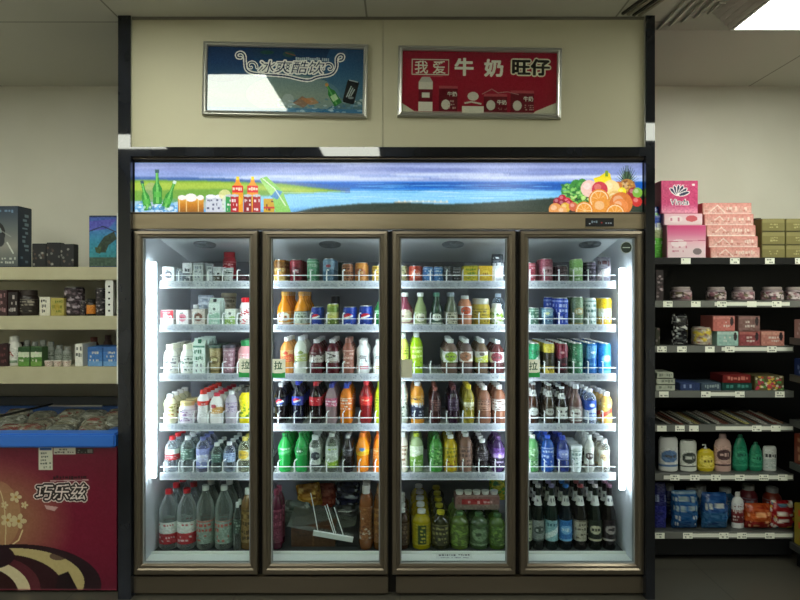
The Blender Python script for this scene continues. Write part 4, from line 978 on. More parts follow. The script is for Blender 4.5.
def p_flow(cv,w,h):
    for _ in range(int(w*h*.06)): cv.ell(random.random()*w,random.random()*h,1.3,1.1,random.choice(['a89ca0','6c5c60','c8b8bc','4c2c30']),.75)
def P(c, *cols, rows=3):
    def f(cv,w,h):
        if c == 'bands':
            n = len(cols)
            for i, q in enumerate(cols): cv.rect(0,h*i/n,w,h*(i+1)/n,q)
            marks(cv,w*.12,h*.2,w*.88,h*.8,'d8d4c8',rows,dens=.45,cell=max(1.3,w*.09))
        else:
            marks(cv,w*.1,h*.08,w*.9,h*.92,cols[0],rows,dens=.7,cell=max(1.4,w*.1))
            if len(cols)>1: cv.ell(w*.5,h*.5,w*.22,h*.2,cols[1],.7)
        cv.noise(.03,1.5)
    return f
o = lbox('toy_box',-6,19,206,0,p_drone,'large dark blue toy box with drone picture on the top left shelf','box',D=3.5,dp=.12,m='162438',rz=.0)
cvs = Canvas(0,0,12,61,2,'1a3048'); marks(cvs,3,6,9,46,'8ca8bc',9,cell=3.5,dens=.95); marks(cvs,2,50,10,58,'6c88a0',2,dens=.6)
W_ = 25/F*3.5/2; hh = Z(206,3.5)-LZ[0]
def fn_side(U,V): return np.stack([np.full(U.shape,W_+.0008), -.058+U*.116, hh*.98-V*hh*.96], -1)
grid_obj('side_print', cvs.a, fn_side, M_PRINT, o); o.rotation_euler.z = -.04
g = 'small dark cube boxes on the top left shelf'
lbox('cube_box',32,46,243.5,0,p_dark,'small black patterned box right of the large toy box','box',D=3.5,dp=.05,group=g)
lbox('cube_box',46.5,60,242.5,0,p_dark,'small black patterned box between two similar ones','box',D=3.5,dp=.05,group=g)
lbox('cube_box',60.5,74,244,0,p_dark,'small black patterned box with bare wall to its right','box',D=3.5,dp=.05,group=g)
lbox('toy_box',89,117,215.5,0,p_fish,'blue toy box with sea creature next to the left pillar','box',D=3.5,dp=.1,m='1c3c68',rz=.0)
lbox('tea_box',-2,7,290,1,P('t','a07c80'),'brown red packet at the far left of the middle shelf','box',m='3a2226')
lbox('tea_box',8,17.5,292,1,P('t','c8c0bc'),'dark box with pale vertical lettering on the middle shelf','box',m='241a1c')
def round_item(name, shape, px, w, top, sh, body, cap, lab, label, D=3.5, Zs=None, group=None, cat=None):
    Zs = Zs or LZ; zz = Zs[sh] if isinstance(sh,int) else sh; r = w/2/F*D; D2 = D+r
    o = build_drink(name, shape, r, Z(top,D2)-zz, body, cap, lab); o.location = (X(px,D2),D2,zz); return tag(o, label, cat or cat_of(name), group)
round_item('tea_jar','jar',28.5,19,290,1,'2c2422','3c3430','T:2c2624,b0a898','dark tea jar with pale square label on the left shelf')
lbox('tea_box',39.5,50,297,1,P('t','2c3030'),'white carton with black lettering on the left shelf','box',m='d8d4c4')
lbox('tea_box',50.5,64,298,1,P('t','6c7424','a89030'),'mustard yellow box beside the white lettered carton','box',m='a89c50')
round_item('tea_can','can',74.5,19,287,1,'30262c','-','F:30262c,a89ca4,6c5c64,c0b4bc','tall dark canister covered with pale flowers')
round_item('spice_jar','jar',91.5,9,299,1,'2c241c','1c1c1c','B:d08030,d08838,c87828','small jar with orange label beside the flowered canister')
round_item('tea_can','can',101,9.5,288,1,'241f24','-','F:241f24,b0a8ac,5c5458','narrow dark flowered canister by the perforated plate')
round_item('tea_can','can',84,6,301,1,'241f24','-','F:241f24,a09890,5c5458','short dark canister in front of the flowered ones')
lbox('gift_box',-2,7.5,344,2,P('t','6c3c40'),'dark red box at the far left of the lower shelf','box',m='30161a')
o = round_item('milk_powder_bottle','milk',14.5,13,336,2,'dcdcd4','e4e4dc','C:e0e0d8,a83024,A,8ca488,13','white bottle with red letter A on the lower shelf')
g = 'green snack boxes on the lower left shelf'
lbox('snack_box',18,29.5,347,2,P('bands','2c4c2c','c8d4b8','4c7c34','5c8c3c'),'green and white box next to the lettered white bottle','box',D=3.47,dp=.06,m='3c5c34',group=g)
lbox('snack_box',30.5,42,347,2,P('bands','2c4c2c','c8d4b8','4c7c34','6c9444'),'second green and white box left of the small tubs','box',D=3.47,dp=.06,m='3c5c34',group=g)
for k, (px, ds) in enumerate(((27,'behind the first green box'),(35,'behind the second green box'),(43,'just right of the green boxes'),(51,'above the white tubs'),(59.5,'third along above the tubs'),(67.5,'beside the tall white carton'))):
    round_item('cream_bottle','milk',px,8.5,340+(k%2)*1.5+(k>3)*5,2,'8c928c','a8aca8','T:8c948c,50584c','grey capped bottle standing '+ds,D=3.56,group='grey capped bottles on the lower left shelf')
for k, (px, ds) in enumerate(((49,'leftmost'),(58,'middle'),(67,'rightmost'))):
    round_item('cream_tub','cup',px,8.2,360.5,2,'d0c4b8','d8d0c8','T:d8ccc0,9c6c5c',f'{ds} of the three small white tubs in a row',D=3.46,group='small white tubs on the lower left shelf')
lbox('soap_box',75,82.5,344,2,P('t','3c4440'),'tall white carton with dark marks left of blue boxes','box',m='dcdcd4')
g = 'blue boxes on the lower left shelf'
lbox('tissue_box',87.5,102.5,347,2,P('bands','3464a4','3c74b8','3c74b8','6c9ccc'),'blue box beside the tall white carton','box',m='3468ac',group=g)
lbox('tissue_box',103,117.5,347,2,P('bands','3464a4','3c74b8','3c74b8','6c9ccc'),'blue box closest to the left pillar','box',m='3468ac',group=g)
round_item('shampoo_bottle','milk',94,10,337,2,'6c4440','8c5048','T:744844,a07468','reddish brown bottle behind the first blue box',D=3.66)
round_item('shampoo_bottle','milk',108,9,335,2,'5c4444','6c4c4c','T:644848,987068','darker brown bottle behind the second blue box',D=3.66)

# ============================================================= CHEST FREEZER
fz = empty('chest_freezer', (-2.1,3.3,0)); tag(fz,'maroon chest freezer with blue rim standing left of the fridge','freezer')
fx0, fx1, fy0, fy1 = XL+.05, X(118.5,2.95)-.008, 2.95, 3.72
def fpart(name, m, ds, bev=0, parent=fz):
    bm = bmesh.new()
    for d in ds: bx(bm, d[0]+2.1,d[1]+2.1,d[2]-3.3,d[3]-3.3,d[4],d[5],bev=bev)
    return mk(name, bm, m, parent, smooth=bool(bev))
M_FZ = mat('maroon_steel','60102a',.4)
zr0, zr1 = Z(447,2.95), Z(433,2.95); fb = Z(590,2.95)
fpart('body', M_FZ, [(fx0,fx1,fy0,fy0+.06,fb,zr0),(fx0,fx1,fy1-.06,fy1,fb,zr0),(fx0,fx0+.06,fy0+.06,fy1-.06,fb,zr0),(fx1-.06,fx1,fy0+.06,fy1-.06,fb,zr0),(fx0,fx1,fy0+.06,fy1-.06,fb,fb+.25)])
fpart('inner_liner', mat('liner_dim','a8a8a0',.5), [(fx0+.061,fx1-.061,fy0+.061,fy0+.068,fb+.25,zr0),(fx0+.061,fx1-.061,fy1-.068,fy1-.061,fb+.25,zr0),(fx0+.061,fx1-.061,fy0+.068,fy1-.068,fb+.25,fb+.258)])
fpart('rim', M_BLUE, [(fx0,fx1,fy0-.018,fy0+.07,zr0,zr1),(fx1-.085,fx1+.006,fy0+.07,fy1,zr0,zr1),(fx0,fx0+.07,fy0+.07,fy1,zr0,zr1),(fx0+.07,fx1-.085,fy1-.07,fy1,zr0,zr1)], bev=.008)
fpart('hinge_bar', mat('grey_bar','3c3e42',.5,.3), [(fx0,fx1,fy1-.05,fy1-.01,zr1,Z(397,fy1-.05))], bev=.004)
bm = bmesh.new(); z0_, z1_ = zr1+.004, zr1+.012
v = [bm.verts.new(p) for p in ((fx0+.07+2.1,fy0+.06-3.3,z0_),(fx1-.03+2.1,fy0+.06-3.3,z0_),(fx1-.03+2.1,fy1-.055-3.3,z1_),(fx0+.07+2.1,fy1-.055-3.3,z1_))]
bm.faces.new(v); bmesh.ops.solidify(bm, geom=list(bm.faces), thickness=.005); mk('glass_lid', bm, glassy('lid_glass','e4e8e8',.16,'8c9292',.12), fz)
bm = bmesh.new(); xx = X(36,3.3)
tube(bm,[(X(0,3.2)+2.1,.0-.14,z0_+.03),(X(52,3.6)+2.1,.3,z1_+.012)],.007); mk('lid_frame', bm, M_BLACK, fz)
fpart('lid_rail', M_ALU, [(X(45,3.55),X(103,3.6),3.585,3.60,z1_+.0,z1_+.008)])
for x in (fx0+.15, -1.5):
    for y in (3.05, 3.6):
        bm = bmesh.new(); tube(bm,[(x+2.1-.015,y-3.3,.03),(x+2.1+.015,y-3.3,.03)],.03,14); bx(bm,x+2.1-.012,x+2.1+.012,y-3.312,y-3.288,.04,fb); mk('caster', bm, M_BLACK, fz)
# right vent slots in the rim
for k in range(6):
    y = 3.08+k*.085; bm = bmesh.new(); bx(bm,fx1-.075+2.1,fx1-.035+2.1,y-3.3,y+.03-3.3,zr1-.001,zr1+.0012); mk('vent_slot', bm, M_DARKMETAL, fz)
# printed front
pxl = 400+fx0/2.95*F; cv = Canvas(pxl,447,118.5,590,2,'74122f')
cv.vgrad(pxl,447,119,590,['5c0e26','680f2a','6c112d','60102a'])
for k in range(26):
    q = 1-k/26; cv.ell(-6,522,78*q+4,62*q+4,'9c8454',.06)
cv.ell(-2,515,24,34,'b4986a',.35)
for k in range(2): cv.line([(2+9*math.cos(a)-4,530+42*math.sin(a)) for a in np.linspace(-1.3,1.3,20)],1,'c8b88c',.6)
for x, y, s in ((17,497,5),(9,520,6),(20,521,6.5),(26,505,3),(6,505,3)):
    for a in range(5): cv.ell(x+s*.75*math.cos(a*1.257),y+s*.7*math.sin(a*1.257),s*.5,s*.36,'c0b48c',.9,a*1.257)
    cv.ell(x,y,s*.25,s*.25,'a87c34')
cv.line([(24,530),(20,540),(10,547),(2,550)],1.2,'d0c090')
cv.ell(20,584,83,40,'24101a'); cv.ell(16,582,70,34,'b0a070'); cv.ell(4,590,62,36,'2c1018'); 
cv.poly([(70,571),(60,575),(57,588),(66,592),(80,590)],'1c0c14')
cv.ell(-6,588,48,32,'54202a'); cv.ell(-14,592,46,32,'c8bc98'); cv.ell(-22,594,42,28,'2c1014'); cv.ell(-10,556,26,13,'24101a'); cv.ell(60,556,9,4,'2c141c',.6)
cv.rect(pxl,588.5,119,590,'9c4454',.5)
# wordmark and stickers
for off, c in ((2.8,'d8ccc8'),(2.0,'14080c'),(0,'d8ccc8')):
    cv.text('\u5de7\u4e50\u5179',63,492,17.5,c,0,.98,.15,dil=off)
cv.text('Chocliz',64,478,8,'e0d4d0',.1,1.1,.1) if False else marks(cv,54,475,88,480.5,'20080e',1,cell=2.4,dens=.9)
cv.line([(52,481),(90,480)],.8,'e0d4d0',.7); cv.poly([(46,505),(60,507),(56,511),(48,509)],'d8ccc8',.6)
cv.rect(40,447.5,54,470,'b8b8a8'); cv.rect(41,448,53,450.5,'2c4c84'); marks(cv,41,452,53,469,'4c5450',5,cell=1.6,dens=.6)
cv.rect(55,447.5,77,454.5,'aaa89c'); marks(cv,56,448.5,76,454,'4c4848',2,cell=1.8,dens=.6); cv.rect(77.5,448.5,95,454,'1c1c1c'); cv.rect(89,449.5,94,453,'6c6c68'); marks(cv,79,449.5,88,453.5,'70706c',2,cell=1.4,dens=.5)
cv.noise(.012,2)
flat_print('front_print', cv, fx0+2.1, fx1-.001+2.1, fb, zr0, fy0-.0012-3.3, M_PRINT, fz)
# frozen packs under the glass
packc = ['F:a89c84,dcd4c0,70644c,a04438','F:a09a8a,dcd6c6,6c6454,888070','F:a8987f,a03c30,d8ccb8,6c6050','F:b0a48c,78705c,dcd6c4,908468']
k = 0
for row, y in enumerate((3.12,3.28,3.44,3.58)):
    for j in range(6):
        x = -2.34+j*.148+(row%2)*.05
        if x > fx1-.17: continue
        r = .068; cv_ = packc[(j+row*2)%4] if not (j < 2 and row < 2) else 'F:983428,b0a890,c8503c,d0c0a8'
        o = build_drink('ice_cream_bag','bag',r,.15,'b0a890','-',cv_)
        o.rotation_euler = (math.radians(-72)+random.uniform(-.1,.1), 0, random.uniform(-.4,.4)); o.location = (x,y-.06,fb+.26+.40+.02*row*.5+random.uniform(0,.01))
        col_ = ['far left','second from left','third from left','fourth from left','fifth from left','rightmost'][j]
        tag(o, f"frozen ice cream bag in the chest freezer, {['front','second','third','back'][row]} row, {col_}", 'bag', 'ice cream bags in the chest freezer'); k += 1
tag(box('freezer_basket', mat('basket_grey','6c706c',.5), (fx0+.07,fx1-.07,fy0+.07,fy1-.07,fb+.262,fb+.63)), 'grey basket insert holding the ice cream bags inside the freezer', 'basket')

# ============================================================= RIGHT BAY: black gondola shelving
gd = empty('gondola_shelving', (1.7,3.5,0)); tag(gd,'black metal gondola shelving right of the fridge, facing the room','shelving')
gx0, gx1 = X(655,2.88)+.01, X(793,3.3)
RZ = [Z(y,3.3) for y in (258,301,346,391,425,474,532)]
bm = bmesh.new(); bx(bm,gx0-1.7,2.98-1.7,.3,.34,0,RZ[0]+.0); mk('back_panel', bm, M_GOND, gd)
bm = bmesh.new(); bx(bm,gx0-1.7,gx0+.02-1.7,-.16,.3,0,RZ[0]); mk('side_panel', bm, M_GOND, gd)
tagx = [(686,735,770,800),(668,696,722,752,777),(662,682,710,730,772),(664,706,740,780),(662,680,694,757,776),(675,695,716,740,764,783),(660,688,724,742,770,790)]
for i, z in enumerate(RZ):
    x1 = 2.98 if i < 2 else gx1; gy = .0 if i < 6 else -.0
    bm = bmesh.new(); bx(bm,gx0+.02-1.7,x1-1.7,-.2+gy,.3,z-.012,z); s = mk('shelf', bm, M_GOND if i in (0,) else M_GONDLIP, gd)
    bm = bmesh.new(); bx(bm,gx0+.02-1.7,x1-1.7,-.206,-.2,z-.034,z+.002); mk('price_channel', bm, M_GOND if i == 0 else M_CHAN, s)
    for p in tagx[i]:
        xx = X(p,3.29)-1.7
        if xx+1.7 > x1-.03: continue
        cvt = Canvas(0,0,10,5,2,'f2f4e6'); marks(cvt,1,.6,9,4.6,'70746c',2,cell=1.4,dens=.5)
        flat_print('price_tag', cvt, xx-.026, xx+.026, z-.033, z-.001, -.2084, M_PAPER, s)
    sp = {1:(715,790),2:(722,793),3:(705,740),4:(716,793),5:(664,793),6:(690,793)}.get(i)
    if sp: bm = bmesh.new(); bx(bm,X(sp[0],3.29)-1.7,min(X(sp[1],3.29),x1-.005)-1.7,-.2078,-.206,z-.026,z-.006); mk('price_strip', bm, M_TAG, s)
bm = bmesh.new(); bx(bm,gx0+.02-1.7,gx1-1.7,-.19,.3,0.03,RZ[6]-.02); mk('base', bm, M_GOND, gd)
def rbox(name, x0, x1, top, sh, cvf, label, cat='box', D=3.32, dp=.14, m='1a1c22', group=None, z=None, rz=0, rx=0):
    o = lbox(name,x0,x1,top,sh if z is None else z,cvf,label,cat,D=D,dp=dp,m=m,rz=rz,Zs=RZ,group=group)
    o.rotation_euler.x = rx; return o
# tissue packs: stacks lean back a little
def p_shell(cv,w,h):
    cv.rect(0,0,w,h,'c83470'); cv.vgrad(0,h*.7,w,h,['c83470','e8a0b8'])
    for k in range(6):
        a = -math.pi/2+(k-2)*.42; cv.ell(w*.47+6*math.cos(a),h*.45+5.4*math.sin(a),6,2.3,'f4e8ee',1,a); cv.ell(w*.47+6*math.cos(a),h*.45+5.4*math.sin(a),5.2,1.5,'1c2450',1,a)
    cv.text('Vinda',w*.5,h*.66,8.5,'f4ecf0',.05,1,.1); cv.text('Vinda',w*.5,h*.66,8,'1c2050',.0,1,.1); cv.noise(.05,1.5); marks(cv,w*.3,h*.1,w*.75,h*.16,'f0b8cc',1,dens=.6); cv.ell(w*.88,h*.12,1.6,1.2,'f4e0e8')
def p_soft(cv,w,h): cv.vgrad(0,0,w,h,['e8b4c4','ecd0d8','e0c8cc']); cv.ell(w*.72,h*.45,6,h*.28,'c8404c',.8); cv.ell(w*.3,h*.5,7,h*.3,'f0dce0'); marks(cv,w*.1,h*.3,w*.5,h*.8,'c87c94',1,dens=.5)
def p_pinkw(cv,w,h): cv.vgrad(0,0,w,h,['d03c78','d87098','e8b4c4','e8ccd4','e4c8d0']); cv.ell(w*.3,h*.55,8,h*.12,'f4e4e8',.8); cv.ell(w*.78,h*.8,4.5,h*.1,'54484c',.7); marks(cv,w*.1,h*.62,w*.6,h*.85,'c87890',2,dens=.4); cv.line([(0,h*.5),(w,h*.46)],.8,'c86484')
y0 = 3.34
rbox('tissue_pack',667,706,225,0,p_pinkw,'pink and white tissue pack, bottom of the leaning stack','pack',D=y0,dp=.2,m='d888a4')
rbox('tissue_pack',664,702.5,213.5,0,p_soft,'pale pink tissue pack in the middle of the leaning stack','pack',D=y0+.012,dp=.2,m='dca4b4',z=Z(225,y0)+.002)
rbox('tissue_pack',661,698,180.5,0,p_shell,'bright pink tissue pack with shell emblem on top of the stack','pack',D=y0+.024,dp=.2,m='b82c64',z=Z(213.5,y0+.012)+.002)
def p_tis(cv,w,h): cv.vgrad(0,0,w,h,['d88c84','dca49c','e0b4ac']); cv.line([(0,h-.6),(w,h-.6)],1.1,'f0dcd4'); cv.line([(w*.12,h*.8),(w*.3,h*.2),(w*.45,h*.8)],1.1,'f0e4dc',.7); marks(cv,w*.45,h*.2,w*.92,h*.8,'ecd4cc',1,dens=.75,cell=2); marks(cv,w*.04,h*.5,w*.95,h*.85,'b8645c',1,dens=.4,cell=2.5,al=.6); cv.noise(.05,1.5)
names = ['bottom','second','middle','fourth','top']
for k in range(5):
    yb, yt = 257.8-k*11.1, 257.8-(k+1)*11.1
    rbox('tissue_box',710.5-k*2,760-k*2.1,yt+.6,0,p_tis,f'salmon pink tissue box, {names[k]} of the stack of five' if names[k] in('bottom','top','middle') else f'salmon pink tissue box, {names[k]} from bottom in stack of five','box',D=y0+k*.006,dp=.2,m='c4786f',z=RZ[0]+k*(11.1/F*y0),group='stack of five salmon pink tissue boxes')
def p_olive(cv,w,h): cv.rect(0,0,w,h*.3,'8c8454'); marks(cv,w*.3,h*.35,w*.7,h*.75,'b4ac78',2,dens=.7,cell=1.6); cv.line([(0,h-.5),(w,h-.5)],1,'3c3820')
for c in range(2):
    for k in range(3):
        rbox('tissue_box',762+c*24,785+c*24,245.3-k*13.3,0,p_olive,f"olive brown tissue box, {['left','right'][c]} column, {['bottom','middle','top'][k]} row",'box',D=y0,dp=.2,m='7c7444',z=RZ[0]+k*(13.3/F*y0),group='olive tissue boxes at the right end')
rbox('tissue_box',756,761.5,218,0,None,'narrow dark brown box wedged between pink and olive boxes','box',D=y0+.1,dp=.1,m='3c2c1c')
# bags left of the tissue packs
cvq = 'B:e4e8e0,1c3c94,2444a0,98a078,5cb040,5cb040'
r = 6/F*3.36; o = build_drink('snack_bag','bag',r,Z(206,3.38)-RZ[0],'5cb040','-',cvq); o.location = (X(658,3.38),3.40,RZ[0]); tag(o,'green and blue bag beside the right pillar on the top shelf','bag')
# second shelf: flowered bowls
FL = 'F:3c2c30,c8b0b4,8c5c68,e4d8d8,6c6448'
for k, (px, w, ds) in enumerate(((681,22,'leftmost'),(716,20,'second'),(743,22,'third'),(772,22,'fourth'),(795,20,'rightmost'))):
    round_item('sweets_tub','jar',px,w*.92,287,1,'7c6c70','a89c98',FL,f'flowered sweets tub on the second black shelf, {ds} in line',D=3.33,Zs=RZ,group='flowered tubs on the second black shelf',cat='tub')
rbox('sweets_box',656,663.5,284,1,p_flow,'dark flowered box, lower one against the right pillar','box',m='2c2226')
rbox('sweets_box',656,663.5,270,1,p_flow,'dark flowered box, upper one against the right pillar','box',m='2c2226',z=Z(284,3.32)+.001)
# third
rbox('sweets_box',655.5,660,328,2,p_flow,'thin dark box against the right pillar, third black shelf','box',m='2a2c20')
o = build_drink('sweets_bag','bag',8/F*3.36,Z(314,3.38)-RZ[2],'1c1c20','-','F:1a1a1e,b8bcb8,6c7070,e0e0dc'); o.location = (X(679.5,3.38),3.38,RZ[2]); tag(o,'black bag with white dots on the third black shelf','bag')
round_item('biscuit_tin','can',701.5,19,327,2,'a09080','-','F:a89c8c,d8c040,8c5c54,d0c8b8','round biscuit tin with yellow spot beside the black bag',D=3.33,Zs=RZ,cat='tin')
def p_tin(c1,c2): 
    def f(cv,w,h): cv.rect(0,0,w,h,c1); cv.rect(0,0,w,h*.2,c2); marks(cv,w*.3,h*.3,w*.75,h*.8,'d8d0c8',2,dens=.7,cell=1.8); cv.ell(w*.85,h*.35,w*.08,h*.3,'2c2428'); cv.noise(.05,2)
    return f
rbox('wafer_box',717,738.5,331.5,2,p_tin('94b8b0','b4ccc4'),'mint green wafer box on the third black shelf','box',m='94b8b0')
rbox('wafer_box',739,760,331.5,2,p_tin('8c4448','a86460'),'dark rose wafer box beside the mint green box','box',m='8c5450')
rbox('wafer_box',761,784.5,331.5,2,p_tin('b87c70','c89484'),'salmon wafer box at the right of the row','box',m='b07468')
rbox('wafer_box',713,735,316,2,p_tin('c07068','cc8880'),'coral wafer box stacked on the mint green box','box',m='b86860',z=Z(331.5,3.32)+.001)
rbox('wafer_box',738.5,760,316,2,p_tin('80605c','94706c'),'brown wafer box stacked on the dark rose box','box',m='80605c',z=Z(331.5,3.32)+.001)
# fourth
for k in range(3): rbox('soap_box',656+k*.5,675-(k==2)*1.5,385-k*6.2,3,P('t','6c7468',rows=1),f"pale grey soap box, {['bottom','middle','top'][k]} of three on the fourth shelf",'box',m='aab0a0',z=RZ[3]+k*6.2/F*3.32,group='pale soap boxes on the fourth black shelf')
rbox('toothpaste_box',680,700,383,3,P('t','8c9cc0',rows=1),'dark blue toothpaste box, left of two','box',m='283860')
rbox('toothpaste_box',701,721,383,3,P('t','98a8a8',rows=1),'slate toothpaste box, right of two','box',m='3c4c5c')
rbox('toothpaste_box',722,752,383,3,P('t','4c8c80',rows=1),'dark teal toothpaste box under the red one','box',m='143c38')
rbox('toothpaste_box',723,751,375,3,P('t','c88070',rows=1),'red toothpaste box on the dark teal one','box',m='6c1c1c',z=Z(383,3.32)+.001)
def p_mix(cv,w,h):
    for _ in range(60): cv.ell(random.random()*w,random.random()*h,1.5,1.2,random.choice(['c84c3c','4c9c4c','d8c048','e0d8c8','b83058']),.85)
rbox('sweets_box',755,784,376,3,p_mix,'multicoloured box at the right end of the fourth shelf','box',m='5c5434')
# fifth: flat blister packs laid in a fan
for k in range(13):
    px = 664+k*9.2; L = .16; bm = bmesh.new(); bx(bm,-.013,.013,-.09,.09,0,.004,bev=.001); o = mk('toothbrush_pack', bm, mat('pack_'+['9c9c94','6c3c34','8c8c80','a09c60','54605c'][k%5],['9c9c94','6c3c34','8c8c80','a09c60','54605c'][k%5],.35))
    bm = bmesh.new(); tube(bm,[(0,-.08,.008),(.002,0,.01),(0,.08,.012)],.004); mk('toothbrush', bm, mat('brush_grey','8c8c84',.4) if k%3 else mat('brush_brown','5c4030',.4), o, smooth=True)
    o.location = (X(px,3.36),3.24+.16,RZ[4]+.012+ (k%3)*.004); o.rotation_euler = (math.radians(12),0,.35)
    tag(o, f"flat toothbrush pack on the fifth black shelf, {ORD[k] if k<12 else 'last'} from the left", 'pack', 'toothbrush packs on the fifth black shelf')
# sixth: bottles of shampoo etc: flattened lathe
def flat_bottle(name, px, w, top, sh, prof, body, cap, lab, label, D=3.34, capr=(.45,.86,1.0), lr=(.15,.7)):
    r = w/2/F*D; h = Z(top,D+.03)-RZ[sh]; bm = bmesh.new(); lathe(bm,[(a*r,z*h) for a,z in prof],24); o = mk(name,bm,body_mat(body),smooth=True)
    bm = bmesh.new(); lathe(bm,[(capr[0]*r*.95,capr[1]*h),(capr[0]*r,capr[1]*h+.002),(capr[0]*r*.9,capr[2]*h-.003),(capr[0]*r*.8,capr[2]*h),(0,capr[2]*h)],18)
    if cap.endswith('P'):
        cap = cap[:-1]; tube(bm,[(0,0,h*.98),(0,0,h*1.1),(-.02,-.01,h*1.1)],.004)
    mk('cap',bm,body_mat(cap),o,smooth=True)
    cv = label_canvas(lab,(lr[1]-lr[0])*h/(2*r))
    if cv: cyl_label('label',cv,interp(prof,r,h),lr[0]*h,lr[1]*h,o)
    o.scale.y = .6; o.location = (X(px,D+.03),D+.03,RZ[sh]); return tag(o,label,'bottle','toiletry bottles on the lower black shelves')
SQ = [(0,0),(.9,0),(1,.03),(1,.88),(.93,.96),(.8,1.0),(0,1.0)]; OV = [(0,0),(.85,0),(1,.1),(1,.6),(.9,.8),(.5,.92),(.4,.94)]; TP = [(0,0),(.8,0),(1,.08),(.98,.4),(.8,.7),(.5,.88),(.3,.92)]; SH = [(0,0),(.95,0),(1,.04),(1,.68),(.85,.8),(.5,.86),(.4,.88)]
flat_bottle('shampoo_bottle',668,19,436.5,5,SQ,'d4d6d4','c4c8cc','L:d4d6d4,5c7ca8,4c4c50','large white flask with blue round print, sixth black shelf',capr=(.8,.9,1.0))
flat_bottle('shampoo_bottle',688,16.5,440,5,SQ,'d0d4cc','c0c4c0','L:d0d4cc,3c4440,c8ccc4','square white bottle with black circle print',capr=(.8,.9,1.0))
flat_bottle('soap_bottle',705.5,17,447,5,OV,'c8b420','e0e0d8P','L:ccb828,e4d464,6c5c14','yellow pump bottle between white and pink ones',capr=(.2,.93,.99))
flat_bottle('shampoo_bottle',722.5,16.5,433.5,5,SH,'c4a498','b89c98','L:c4a498,4c3438,d8bcb0','pinkish beige bottle with dark round mark')
flat_bottle('shampoo_bottle',740,15,434.5,5,TP,'1c7c5c','186c50','L:1c7c5c,3c9474,105040','tall tapering green bottle, left of two',capr=(.32,.9,1.0))
flat_bottle('shampoo_bottle',755.5,14,442,5,TP,'1c7858','186c50','L:1c7858,38906c,105040','shorter tapering green bottle, right of two',capr=(.32,.9,1.0))
flat_bottle('shampoo_bottle',769.5,13,446,5,SQ,'d0d4d0','b8bcb8','S:d0d4d0,b4c0bc,24282c','small white bottle with black stripe, right of green ones',capr=(.7,.9,1.0),lr=(.1,.9))
# seventh: detergent bags and bottles
def dbag(px,w,top,cols,label,sh=6,D=3.36,cat='bag'):
    r = w/2/F*D; o = build_drink('detergent_bag','bag',r,Z(top,D)-RZ[sh],cols.split(':')[1][:6],'-',cols); o.location = (X(px,D),D,RZ[sh]); return tag(o,label,cat,'detergent packs on the lowest black shelf')
dbag(660,12,482,'S:20245c,2c3080,8c98b8','narrow navy bag against the right pillar, lowest shelf')
dbag(684,26,490,'T:1c4c80,8c9c9c,c0c8c4','wide blue detergent bag left of the two on the lowest shelf')
dbag(714,26,492,'S:1c4478,2c5c88,b8bcb4','second wide blue detergent bag beside the white bottle')
flat_bottle('detergent_bottle',737.5,12,492,6,SH,'ccd0d0','d8d8d4','B:d8d8d4,c8ccd0,6c1c24,5c2428','white detergent bottle with dark red label, lowest shelf')
dbag(757,26,503,'B:d8a070,98401c,b05020,7c1c18','orange and red detergent bag with flat top')
dbag(781,24,500,'F:8c1c20,d0ccb8,c8b040,3c6c84,e0e0d8','colourful detergent bag at the right end of the lowest shelf')
for k,(px,c) in enumerate(((668,'20306c'),(692,'2c6490'),(700,'9ca4a8'),(725,'2c6088'),(748,'6c2028'),(772,'84301c'))):
    round_item('detergent_bottle','milk',px,17,484+(k%2)*3,6,c,['b0b8b8','c4c8c4','a8acac'][k%3],'T:%s,8c98a4'%c,f"detergent bottle at the back of the lowest shelf, {ORD[k]} from the pillar",D=3.5,Zs=RZ,group='detergent bottles at the back of the lowest shelf')

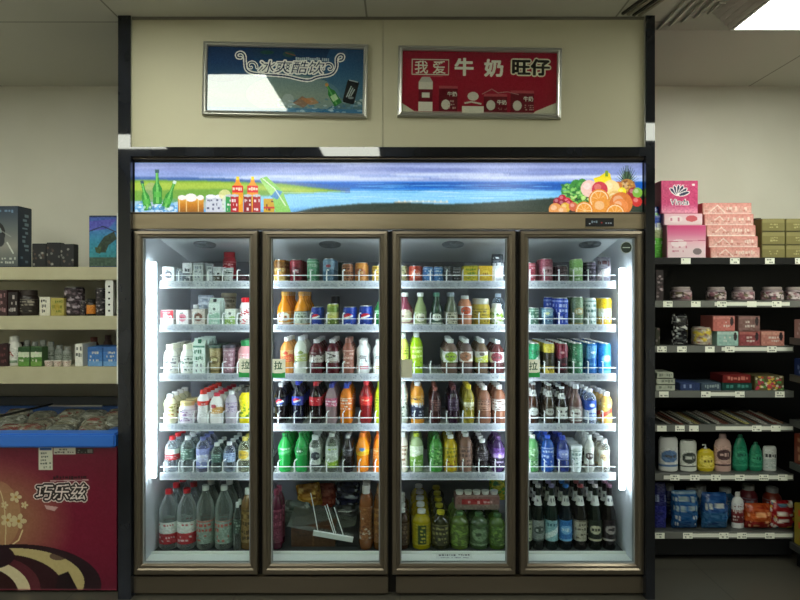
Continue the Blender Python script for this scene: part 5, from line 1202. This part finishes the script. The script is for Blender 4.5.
# side run of shelving along the right wall
g2 = empty('wall_run_shelving',(2.5,2.6,0)); tag(g2,'black shelving run along the right wall with goods at its end','shelving')
sx0, sy1 = X(790,3.27), 3.265
bm = bmesh.new(); bx(bm,2.9-2.5,2.94-2.5,1.4-2.6,sy1-2.6,0,1.36); mk('back_panel', bm, M_GOND, g2)
GZ = [Z(338,3.24),Z(375,3.24),Z(420,3.24),Z(463,3.24),.12]
for z in GZ:
    bm = bmesh.new(); bx(bm,sx0-2.5,.4,1.4-2.6,sy1-2.6,z-.012,z); s = mk('shelf', bm, M_GONDLIP, g2)
    bm = bmesh.new(); bx(bm,sx0-.006-2.5,sx0-2.5,1.4-2.6,sy1-2.6,z-.034,z+.002); mk('price_channel', bm, M_GONDLIP, s)
def gbox(y0_,y1_,z,h,c,cvc,label,w=.2):
    o = box('sweets_box' if h < .12 else 'detergent_box', mat('box_'+c,c,.5),(-w/2,w/2,-(y1_-y0_)/2,(y1_-y0_)/2,0,h),bev=.003); o.location = (sx0+.01+w/2,(y0_+y1_)/2,z)
    cv = Canvas(0,0,20,20*h/w,1.5,c); marks(cv,3,1,17,20*h/w-1,cvc,3,dens=.6); flat_print('label',cv,-w/2*.97,w/2*.97,.003,h*.98,-(y1_-y0_)/2-.0008,M_PRINT,o)
    def fs(U,V): return np.stack([np.full(U.shape,-w/2-.0008),(y1_-y0_)*.485-U*(y1_-y0_)*.97,h*.98-V*h*.96],-1)
    grid_obj('side_print',cv.a,fs,M_PRINT,o); return tag(o,label,'box')
gbox(3.10,3.25,GZ[0],.10,'a87c78','d8c8c0','pink box at the far end of the right wall shelving')
gbox(3.08,3.25,GZ[1],.09,'1c2c5c','8c9cc0','dark blue box below the pink one on the side shelving')
gbox(3.08,3.25,GZ[3],.16,'6c2c1c','b08060','reddish brown box on the lower side shelving')
gbox(3.08,3.25,GZ[4],.22,'8c7c20','c83c28','yellow box at the foot of the side shelving')
bm = bmesh.new(); bx(bm,sx0+.02-2.5,.4,1.42-2.6,sy1-.02-2.6,0,.1); mk('base', bm, M_GOND, g2)

# ============================================================= CAMERA, WORLD
cam = bpy.data.objects.new('camera', bpy.data.cameras.new('camera')); COL.objects.link(cam)
cam.location = (0,0,EYE); cam.rotation_euler = (math.pi/2,0,0); cam.data.sensor_width = 36; cam.data.lens = 36*F/800; cam.data.shift_y = -5/800
cam.data.clip_start = .05; SC.camera = cam
w = bpy.data.worlds.new('world'); SC.world = w; w.use_nodes = True
w.node_tree.nodes['Background'].inputs[0].default_value = (.8,.85,.75,1); w.node_tree.nodes['Background'].inputs[1].default_value = .02
SC.view_settings.view_transform = 'Standard'; SC.view_settings.look = 'None'; SC.view_settings.exposure = 0; SC.view_settings.gamma = 1
SC.cycles.transparent_max_bounces = 24; SC.cycles.max_bounces = 8; SC.cycles.diffuse_bounces = 4; SC.cycles.use_denoising = True
SC.cycles.sample_clamp_indirect = 6
